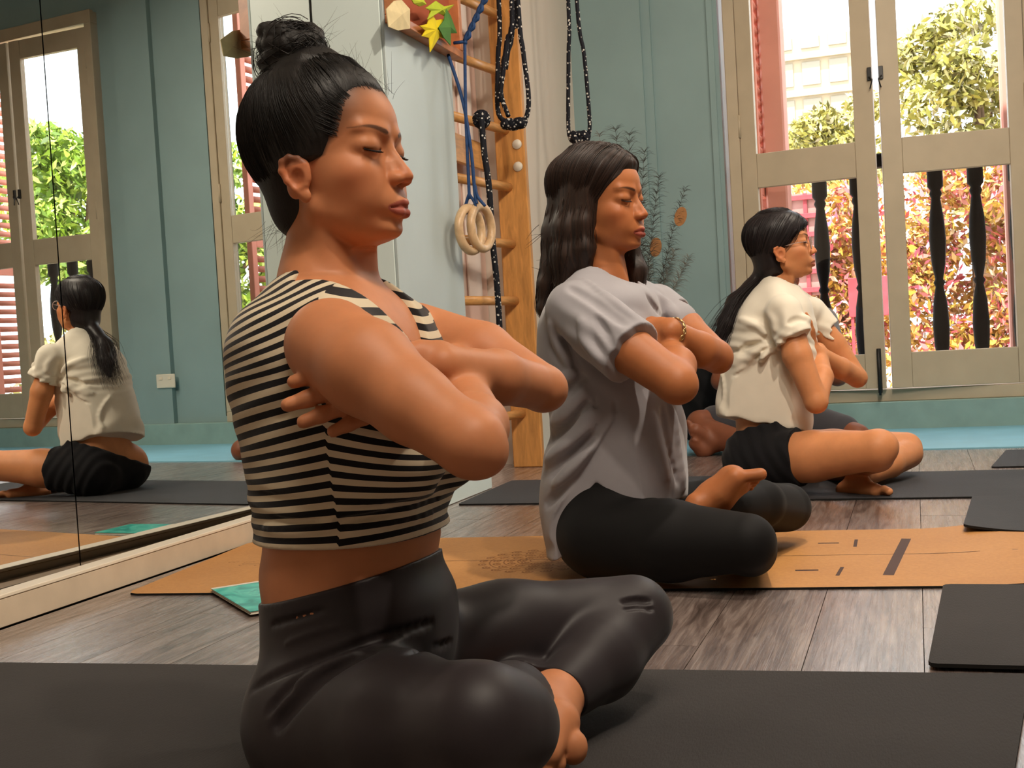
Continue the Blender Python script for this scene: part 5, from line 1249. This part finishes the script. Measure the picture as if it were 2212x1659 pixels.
    for pts, rs, n_ in LV:
        for k in range(n_):
            a = rng.uniform(0, 6.28); m = rng.uniform(.9, 1.12); w = rng.uniform(0, 6.28); am = rng.uniform(.0, .004); ext = rng.uniform(.0, .035)
            Q = [np.array(p)+np.array([math.cos(a)*r_*m+am*math.sin(w+i*2.1), math.sin(a)*r_*m+am*math.cos(w+i*1.7), 0]) for i, (p, r_) in enumerate(zip(pts, rs))]
            Q.append(Q[-1]+np.array([math.cos(a)*.004, math.sin(a)*.006, -ext])); paths.append([Vector(F.p(*q)) for q in smooth([tuple(q) for q in Q], 4)])
    for k in range(14):
        q = np.array([rng.uniform(-.12, -.06), rng.uniform(-.09, -.03), rng.uniform(-.14, -.02)]); d = unit(np.array([rng.uniform(-1, -.3), rng.uniform(-.5, .2), rng.uniform(-1, .2)])); c_ = rng.normal(size=3)
        q = F.p(*q); paths.append([Vector(q+d*.007*i+c_*(.006*i)**2*5) for i in range(7)])
    locks('hair_strands', paths, .00075, m_lock2, root)
    lashes(F, 'eyelashes', m_lock2, root, seed=2)
    return root
_t = time.time(); woman2(); print('w2', time.time()-_t)
# ------------------------------------------------------------------ woman 3: white shirt, glasses
m_skin3 = skin_mat('light_tan_skin', '#cd8a5c', '#9c5a48', '#1d1614'); m_hair3 = hair_mat('straight_black_hair', '#0f0c0e', '#231a1c', .34); m_lock3 = lock_mat('straight_black_strands', '#0b090a', '#261d1f')
def woman3():
    y0 = 3.85; root = empty('person.002', (-.48, y0, .006), 'woman with glasses and a low ponytail, in a short white shirt and black shorts', 'person')
    F = Frame(PY(1683, 551, 3.782)+np.array([0, .068, .018]), yaw=math.radians(3), pitch=math.radians(-4), scale=.97)
    print('W3 nose', proj(F.p(.113, 0, -.0175)), 'want 1777,531; eye', proj(F.p(.083, -.032, .011)), 'want 1744,514; chin', proj(F.p(.09, 0, -.083)), 'want 1767,586; top', proj(F.p(0, 0, .127)), '438')
    rows = [(1640, 612, 1718, 618, .052), (1606, 650, 1748, 655, .10), (1588, 695, 1760, 695, .135), (1576, 735, 1765, 735, .142), (1572, 780, 1765, 780, .138), (1570, 830, 1758, 825, .130), (1572, 880, 1750, 875, .128), (1574, 925, 1748, 920, .138), (1576, 970, 1745, 965, .155), (1582, 1010, 1740, 1005, .16), (1595, 1045, 1725, 1040, .145)]
    nb = PY(1678, 618, y0); shR, elR = PY(1694, 672, 3.70), PY(1763, 868, 3.66); shL, elL = PY(1752, 672, 4.01), PY(1852, 816, 4.02)
    def trunk(off):
        o = [rows_loft(rows, y0, off)]
        for s in (1, -1):
            sh = shL if s > 0 else shR; o.append(rcone(nb+V3(0, .03*s, -.005), sh+V3(-.01, -.03*s, 0), .036+off, .043+off, None, .025))
        return o
    kR, kL = PY(1893, 972, 3.60), PY(1957, 968, 4.12); hR, hL = V3(-.50, 3.76, .10), V3(-.50, 3.95, .105)
    def hips(off, full=True):
        o = []
        for s in (1, -1): o.append(ellip((-.50, y0+.085*s, .10), (.092, .092, .098), None, .02, off=off))
        mR = hR*.5+kR*.5; mL = hL*.5+kL*.5; o += [rcone(hR, mR, .090+off, .080+off, None, .02), rcone(hL, mL, .088+off, .074+off, None, .02)]
        if full:
            aR = PY(1800, 1020, 4.05); aL = PY(1850, 1035, 3.78)
            o += [rcone(mR, kR, .080+off, .060+off, None, .015), rcone(mL, kL, .074+off, .056+off, None, .015), rcone(kL+V3(.005, -.03, -.015), (kL+aL)/2+V3(.02, 0, 0), .052+off, .050+off, None, .012), rcone((kL+aL)/2+V3(.02, 0, 0), aL, .050+off, .034+off, None, .012), rcone(kR+V3(0, .035, -.02), aR, .054+off, .036+off, None, .012), ellip(kR+V3(.01, 0, .012), (.055, .05, .05), None, .02, off=off)]
        return o
    B = trunk(-.018)+hips(-.003)
    B += [rcone(F.p(-.012, 0, -.035), nb+V3(.0, 0, .0), .040, .044, None, .02), rcone(F.p(.03, -.03, -.07), nb+V3(.04, -.012, -.03), .010, .009, None, .02)]
    B += foot_ops(PY(1850, 1040, 3.76), PY(1915, 1040, 3.70)-PY(1850, 1040, 3.76), V3(.1, -.7, -.5), V3(.2, 0, 1), .20, .030, toe_curl=.3)
    mR = PY(1722, 768, 3.675); B += [rcone(shR+V3(.008, .01, -.01), mR, .038, .043, None, .012), rcone(mR, elR, .043, .034, None, .012)]
    wR = PY(1768, 756, 3.88); B += [rcone(elR, PY(1775, 815, 3.76), .034, .035, None, .01), rcone(PY(1775, 815, 3.76), wR, .035, .024, None, .01)]
    B += [rcone(shL+V3(0, -.01, -.01), PY(1803, 745, 4.02), .037, .038, None, .012), rcone(PY(1803, 745, 4.02), elL, .038, .031, None, .012)]
    wL = PY(1752, 755, 3.82); B += [rcone(elL, PY(1815, 795, 3.94), .032, .034, None, .008), rcone(PY(1815, 795, 3.94), wL, .034, .024, None, .01)]
    B += hand_ops(wL, PY(1740, 715, 3.77)-wL, V3(-.5, .8, 0), V3(-1, 0, .3), .15, curl=(.15, .15, .2, .2), r=.0075)
    B += head_ops(F)
    hb = (F.o+V3(-.14, -.10, -.13), F.o+V3(.15, .10, .15)); lo, hi = (-.72, 3.48, .0), (.16, 4.22, .98)
    skin_mesh('body', B, lo, hi, .0048, [hb], .0022, F, m_skin3, root)
    # shorts
    L = hips(.007, False)+[rows_loft(rows[6:], y0, .004), rcone(hR*.4+kR*.6, kR, .082, .064, None, .015), rcone(hL*.4+kL*.6, kL, .082, .064, None, .015)]
    A1, B1, C1 = PY(1571, 962, y0), PY(1632, 918, 3.71), PY(1748, 925, y0); n = np.cross(C1-A1, B1-A1); n = n*np.sign(n[2]); L.append(plane(A1, n, .004))
    cR = PY(1716, 990, 3.66); d = unit(kR-hR+V3(0, .05, 0)); L.append(field(lambda X, Y, Z: np.where(Y < y0, (X-cR[0])*d[0]+(Y-cR[1])*d[1]+(Z-cR[2])*d[2], (X-cR[0]+.0)), (-9,)*3, (9,)*3, .004))
    L.append(Op('d', lambda X, Y, Z: -.0022*np.sin(X*130+Z*90+2*np.sin(Y*30))*np.clip((cR[0]-X+.1)/.1, 0, 1), V3(-.8, 3.5, 0), V3(.1, 4.2, .3), 0))
    cloth_mesh('shorts', L, (-.72, 3.55, .0), (-.05, 4.15, .36), .0045, cloth_mat('black_shorts', '#0d0c10', .8, .06, .2, .05).m, root)
    # white cropped shirt
    rw = [(1634, 608, 1722, 614, .062), (1600, 650, 1752, 655, .112), (1580, 695, 1766, 693, .145), (1568, 738, 1770, 736, .150), (1558, 790, 1770, 786, .150), (1549, 840, 1766, 832, .154), (1542, 890, 1762, 885, .160), (1538, 950, 1757, 950, .165)]
    S = [rows_loft(rw, y0, .002)]
    for s in (1, -1):
        sh = shL if s > 0 else shR; S.append(rcone(nb+V3(-.005, .03*s, 0), sh+V3(-.01, -.03*s, 0), .040, .048, None, .025))
    eR, eL = PY(1714, 732, 3.675), PY(1784, 712, 4.02)
    S += [rcone(shR, eR+(eR-shR)*.3, .054, .058, None, .012), rcone(shL, eL+(eL-shL)*.4, .048, .050, None, .012), ellip(PY(1738, 690, 3.68), (.020, .018, .016), None, .012)]
    dR, dL = unit(eR-shR+V3(.03, 0, -.02)), unit(eL-shL)
    def cuffs(X, Y, Z):
        a = (X-eR[0])*dR[0]+(Y-eR[1])*dR[1]+(Z-eR[2])*dR[2]; b = (X-eL[0])*dL[0]+(Y-eL[1])*dL[1]+(Z-eL[2])*dL[2]
        return np.maximum(np.where(Y < y0-.135, a, -1.), np.where(Y > y0+.125, b, -1.))
    S += fold_ops(list(S), [([(1648, 738), (1612, 748), (1572, 762)], .010, -1), ([(1645, 752), (1612, 772), (1580, 785)], .010, 1), ([(1648, 762), (1620, 795), (1585, 812)], .010, -1), ([(1652, 770), (1632, 810), (1602, 838)], .010, 1), ([(1657, 765), (1640, 830), (1620, 905)], .013, 1), ([(1668, 775), (1662, 840), (1655, 908)], .014, -1), ([(1685, 800), (1690, 850), (1700, 915)], .010, 1), ([(1640, 700), (1655, 718), (1662, 740)], .010, -1), ([(1600, 690), (1630, 700), (1650, 720)], .008, 1), ([(1700, 700), (1720, 690), (1738, 692)], .008, -1), ([(1560, 800), (1566, 850), (1558, 890)], .008, 1), ([(1600, 860), (1602, 885), (1598, 900)], .008, -1)], 3.5, 4.0)
    S.append(field(cuffs, (-9,)*3, (9,)*3, .003))
    H1, H2, H3 = PY(1538, 897, y0), PY(1655, 914, 3.69), PY(1757, 940, y0); n = np.cross(H3-H1, H2-H1); n = n*np.sign(n[2]); S.append(plane(H1, -n, .003))
    def neck(X, Y, Z):
        c = np.sqrt((X-nb[0]-.012)**2+(Y-y0)**2)-.056; d = (nb[2]-.012-.7*np.clip(X-nb[0], 0, .1))-Z; return -np.maximum(c, d)
    S.append(field(neck, (-9,)*3, (9,)*3, .003))
    P0 = PY(1668, 742, 3.70)
    def wr(X, Y, Z):
        r = np.sqrt((X-P0[0])**2+(Z-P0[2])**2); a = np.arctan2(Z-P0[2], X-P0[0]); low = np.clip((P0[2]-Z)/.06, 0, 1)
        w = .0040*np.sin(a*9+2*np.sin(r*40))*np.exp(-((r-.08)/.06)**2)+.0030*low*np.sin((X*.55+Z*.15)*150+2*np.sin(Z*25))+.002*np.sin((Z+.35*X)*190+2*np.sin(Y*25))*np.exp(-((Z-P0[2])/.05)**2); return -w
    S.append(Op('d', wr, V3(-.8, 3.5, .1), V3(.1, 4.2, .7), 0))
    cloth_mesh('shirt', S, (-.80, 3.60, .10), (-.02, 4.16, .68), .0042, cloth_mat('cream_white_cotton', '#e4dccb', .85, .04, .2, .2).m, root)
    # hair, ponytail
    xz = np.array([-.14, -.085, -.07, -.04, -.02, -.006, .000, .01, .03, .05, .065, .08, .14]); xx = np.array([-.05, .004, -.002, -.018, -.026, -.022, .004, .022, .044, .066, .088, .11, .12])
    def cap(x, y, z):
        xl = np.interp(z, xz, xx); t = np.clip((xl-x)/.018, -.4, 1); T = .012+.004*np.clip((-x)/.08, 0, 1)
        return scalp(x, y, z)-np.where(t > 0, T*(1-(1-t)**2), t*.012)
    H = [F.wrap(cap, (-.15, -.10, -.12), (.10, .10, .15), 0), F.E((-.042, 0, -.048), (.052, .064, .056), .03)]
    H += chain([F.p(-.055, 0, -.065), PY(1622, 622, 3.84), PY(1592, 655, 3.83), PY(1570, 700, 3.80), PY(1552, 742, 3.79)], [.034, .026, .034, .030, .008], .012)
    hair_mesh('hair', H, F.o+V3(-.42, -.16, -.40), F.o+V3(.13, .14, .16), .0034, m_hair3, root, lambda V: (lambda q: np.stack([np.arctan2(q[:, 1], q[:, 0])*20, q[:, 2]*8, np.hypot(q[:, 0], q[:, 1])*60], 1))(F.inv(V)))
    rng = np.random.default_rng(4); paths = []
    Q = [F.p(-.055, 0, -.065), PY(1622, 622, 3.84), PY(1592, 655, 3.83), PY(1570, 700, 3.80), PY(1550, 745, 3.79)]; R = [.034, .027, .035, .034, .022]
    for k in range(420):
        a = rng.uniform(0, 6.28); e = rng.normal(size=3)*.006; m = rng.uniform(.75, 1.06); paths.append(smooth([Q[i]+V3(math.cos(a)*R[i]*.7, math.sin(a)*R[i], math.cos(a)*R[i]*.5)*m+e*i for i in range(5)], 3))
    N = 900; S0 = []
    while len(S0) < N:
        q = scalp_pt(np.array([[rng.uniform(-.1, .09), rng.uniform(-.075, .075), rng.uniform(-.06, .13)]]), .003)[0]
        if q[0] < np.interp(q[2], xz, xx): S0.append(q)
    P = np.array(S0); tr_ = [P.copy()]; tgt = np.array([-.075, 0, -.075]); jt = rng.normal(size=N)*.0006
    for k in range(10):
        dd = tgt-P; r = np.linalg.norm(dd, axis=1)[:, None]; P = P+dd/np.maximum(r, 1e-3)*np.minimum(.013, r)+np.array([0, 0, .001]); xl = np.interp(P[:, 2], xz, xx); t = np.clip((xl-P[:, 0])/.018, 0, 1); T = .012+.004*np.clip((-P[:, 0])/.08, 0, 1)
        P = scalp_pt(P, T*(1-(1-t)**2)+.0008+jt); tr_.append(P.copy())
    paths += [[Vector(F.p(*q)) for q in t] for t in np.stack(tr_, 1)]
    locks('hair_strands', paths, .0008, m_lock3, root)
    lashes(F, 'eyelashes', m_lock3, root, seed=3)
    # clear glasses
    m_clear = Mat('clear_pink_acetate', srgb('#d8bfb8'), .1, .6); m_clear.set('Transmission Weight', .55); m_clear = m_clear.m
    g = MB()
    for s in (1, -1):
        pts = [F.p(.098-.006*abs(math.cos(a)) if False else .0985-.10*abs(.034*s+.021*math.cos(a))**1.2, .034*s+.022*math.cos(a), .010+.019*math.sin(a)) for a in np.linspace(0, 6.283, 25)[:-1]]
        g.tube(pts, .0018, 6, closed=True); g.tube([F.p(.087, .056*s, .014), F.p(.05, .070*s, .012), F.p(.0, .075*s, .006), F.p(-.012, .074*s, -.004)], .0013, 6)
    g.tube([F.p(.098, .012, .012), F.p(.101, 0, .014), F.p(.098, -.012, .012)], .0016, 6)
    place(g.mesh('glasses'), m_clear, root, 'glasses')
    return root
_t = time.time(); woman3(); print('w3', time.time()-_t)

def man():
    y0 = 5.22; skin = skin_mat('brown_skin', '#7c4a33', '#7a4236'); c0 = PY(1692, 960, y0); cx = c0[0]
    root = empty('person.003', (cx, y0, .004), 'person in a grey tee, half hidden behind the woman in the white shirt', 'person')
    F = Frame((cx+.01, y0-.02, .72), yaw=math.radians(-96), scale=1.05)
    B = []; T = []
    def tr(off): return [loft([.06, .14, .24, .34, .44, .52, .57], cx, [y0, y0, y0, y0-.01, y0-.01, y0, y0], [.16, .165, .155, .165, .19, .17, .10], [.13, .12, .11, .115, .12, .10, .07], 2.3, .03, off=off)]
    def tr2(off):
        # depth runs along y here: half width along x, half depth along y
        return tr(off)+[rcone((cx-.04, y0, .565), (cx-.19, y0, .53), .045+off, .055+off, None, .03), rcone((cx+.04, y0, .565), (cx+.19, y0, .53), .045+off, .055+off, None, .03)]
    B += tr2(-.006)+[rcone((cx, y0, .56), F.p(-.01, 0, -.04), .055, .050, None, .02)]
    for s in (-1, 1):
        B += [rcone((cx+.20*s, y0, .52), (cx+.245*s, y0-.06, .30), .050, .042, None, .015), rcone((cx+.245*s, y0-.06, .30), (cx-.02*s, y0-.17, .40), .042, .028, None, .015)]
    kn = PY(1512, 915, 5.0); kn2 = PY(1850, 945, 5.0)
    an = PY(1540, 955, 4.92); 
    B += [rcone((cx-.08, y0-.02, .10), kn, .085, .058, None, .02), rcone(kn+V3(.02, -.03, -.02), PY(1625, 962, 4.86), .05, .045, None, .012), rcone(PY(1640, 958, 4.86), an, .046, .036, None, .012)]
    B += [rcone((cx+.08, y0-.02, .10), kn2, .085, .058, None, .02)]
    B += [rcone(an, PY(1520, 972, 4.90), .040, .034, None, .02), rcone(an, PY(1502, 930, 4.88), .034, .030, None, .02), rcone(PY(1520, 972, 4.90), PY(1502, 958, 4.88), .034, .028, None, .015)]
    for i in range(5):
        p = PY(1496+i*2.5, 922+i*8, 4.875-.004*i); B.append(rcone(p, p+V3(-.016, -.004, .020-.003*i), (.013, .010, .0095, .009, .0085)[i], (.012, .009, .0085, .008, .0075)[i], None, .004))
    B += head_ops(F); hb = (F.o+V3(-.12, -.15, -.13), F.o+V3(.12, .15, .15))
    skin_mesh('body', B, (cx-.5, y0-.55, 0), (cx+.5, y0+.25, .90), .0065, [hb], .0035, F, skin, root)
    S = tr2(.006)
    for s in (-1, 1): S.append(rcone((cx+.19*s, y0, .53), (cx+.232*s, y0-.035, .37), .062, .062, None, .015))
    S.append(plane((0, 0, .12), (0, 0, -1))); S.append(field(lambda X, Y, Z: -np.maximum(np.sqrt((X-cx)**2+(Y-y0)**2)-.062, .57-Z), (-9,)*3, (9,)*3, .003))
    S.append(Op('d', lambda X, Y, Z: -.004*np.sin((Z+.4*(X-cx))*90+2*np.sin(Y*20))*np.clip((.45-Z)/.1, 0, 1), V3(cx-.4, y0-.3, 0), V3(cx+.4, y0+.3, .6), 0))
    cloth_mesh('tee', S, (cx-.40, y0-.25, .08), (cx+.40, y0+.22, .64), .006, cloth_mat('dull_grey_jersey', '#77767a', .8).m, root)
    L = [loft([.0, .08, .16, .20], cx, y0, .165, .135, 2.3, .03), rcone((cx-.08, y0-.02, .10), kn*.75+V3(cx-.08, y0-.02, .10)*.25, .095, .080, None, .02), rcone((cx+.08, y0-.02, .10), kn2*.75+V3(cx+.08, y0-.02, .10)*.25, .095, .080, None, .02)]
    cloth_mesh('shorts', L, (cx-.5, y0-.45, 0), (cx+.5, y0+.2, .26), .007, cloth_mat('dark_grey_shorts', '#3c3b40', .85).m, root)
    H = [F.wrap(lambda x, y, z: scalp(x, y, z)-np.where(np.interp(z, [-.1, -.05, 0, .02, .06, .09, .14], [-.08, -.04, -.02, .03, .05, .085, .1])-x > 0, .009, -.006), (-.14, -.10, -.10), (.10, .10, .15), 0)]
    hair_mesh('hair', H, F.o-.17, F.o+.17, .005, m_hair3, root, lambda V: V*20)
man()
# ------------------------------------------------------------------ feathers in the corner, bag, chair
def feather(mb, base, tip, w, seed, eye=None):
    g = random.Random(seed); b = Vector(base); t = Vector(tip); n = 26
    side = (t-b).cross(Vector((0, 1, .1))).normalized(); P = []
    for i in range(n+1):
        u = i/n; P.append(b.lerp(t, u)+side*math.sin(u*2.4)*.02*g.uniform(.9, 1.1))
    mb.tube(P, [.0016*(1-.6*i/n) for i in range(n+1)], 5)
    d = (t-b).normalized()
    for i in range(3, n+1):
        u = i/n; L = w*(math.sin(min(1, u*1.05)*math.pi*.86)**.8*.8+.25)
        for s in (-1, 1):
            for _ in range(7):
                v = (side*s*g.uniform(.35, 1.2)+d*g.uniform(-.1, 1.3)+Vector((0, g.uniform(-.5, .5), 0))).normalized(); q = P[i]+d*g.uniform(-.01, .01)
                L2 = L*g.uniform(.45, 1.15); mb.tube([q, q+v*L2*.55+Vector((0, 0, .03*L)), q+v*L2+Vector((0, 0, -.18*L2))], [.0009, .0007, .0002], 3, caps=False)
m_feath = lock_mat('grey_brown_feather', '#1d1d1c', '#4c463e'); m_feath2 = lock_mat('pale_feather', '#4c4a45', '#8b8377'); m_eye = simple('copper_feather_eye', '#a87648', .5, .4, .2, 40); m_eyec = simple('dark_teal_feather_eye', '#123038', .4, .5)
vy = 5.45
vb = PY(1392, 905, vy); vb[2] = 0
vase = empty('vase', tuple(vb), 'dark floor vase in the corner behind the long haired woman, holding the feathers', 'vase')
MB().lathe([(0, .007), (.06, .007), (.085, .10), (.09, .22), (.06, .34), (.038, .40), (.045, .43), (.038, .43), (.03, .40), (.03, .38), (0, .38)], (vb[0], vb[1], 0), 24).build('body', simple('dark_glazed_clay', '#3b3a38', .35, .5), vase)
top = Vector((vb[0], vb[1], .40))
fs = [((1336, 280), .085, m_feath, 0), ((1365, 288), .09, m_feath, 0), ((1398, 330), .085, m_feath, 0), ((1300, 290), .07, m_feath2, 0), ((1430, 385), .07, m_feath, 0), ((1484, 412), .05, m_feath, 1), ((1418, 520), .05, m_feath2, 1), ((1462, 545), .06, m_feath2, 0), ((1492, 560), .065, m_feath2, 0), ((1385, 420), .09, m_feath, 0)]
for i, ((px, py), w, m, eye) in enumerate(fs):
    tip = PY(px, py, vy-.08+.04*(i % 4)); mb = MB(); base = top+Vector((.004*(i-4), .003*(i % 3-1), -.05)); feather(mb, base, tip, w, i)
    lab = ['tall dark feather, leftmost of the high pair in the corner bunch', 'tall dark feather at the peak of the corner bunch', 'dark feather leaning right below the peak of the bunch', 'wispy pale feather at the left of the corner bunch', 'dark feather with long side barbs at mid height', 'dark peacock feather with a copper eye pointing up right', 'pale feather with an orange copper eye beside the face', 'blurry grey feather low on the right', 'lowest outermost pale grey feather on the right', 'dark feather half hidden behind the hair of the woman in grey'][i]
    f = empty('feather', tuple(base), lab, 'feather', 'feathers in the corner vase'); mb.build('barbs', m, f)['kind'] = 'stuff'
    if eye:
        d = (Vector(tip)-base).normalized(); c = Vector(tip)-d*(.12 if i == 5 else .03); s = d.cross(Vector((0, 1, 0))).normalized(); V = []
        for a in range(16): V.append(c+d*.045*math.cos(a*.3927)+s*.028*math.sin(a*.3927))
        MB().add(V+[v+Vector((0, -.004, 0)) for v in V], [tuple(range(16)), tuple(range(31, 15, -1))]+[(k, (k+1) % 16, 16+(k+1) % 16, 16+k) for k in range(16)]).build('eye_spot', m_eye, f)
bg_ = PY(1512, 900, 5.56)
bag = empty('bag', (bg_[0], 5.56, .0), 'black cloth bag standing between the woman in grey and the person behind', 'bag')
p_, q_ = surface([ellip((bg_[0], 5.56, .16), (.13, .075, .17), None, .02), ellip((bg_[0]+.03, 5.56, .36), (.11, .06, .14), None, .04), plane((0, 0, .008), (0, 0, -1), .004), Op('d', lambda X, Y, Z: -.004*np.sin(X*60+Z*45+2*np.sin(Y*30)), V3(-2, 4, 0), V3(1, 6, 1), 0)], (bg_[0]-.2, 5.42, 0), (bg_[0]+.2, 5.72, .60), .006)
me_, _ = to_mesh('body', [(p_, q_)], (bg_[0], 5.56, 0)); part('body', me_, simple('black_canvas', '#121214', .8, .2), bag)
MB().tube(smooth([(bg_[0]-.04, 5.50, .42), (bg_[0]-.05, 5.48, .54), (bg_[0]+.04, 5.48, .56), (bg_[0]+.07, 5.50, .44)]), .006, 6).build('strap', simple('grey_webbing', '#4b4b4f', .8, .2), bag)
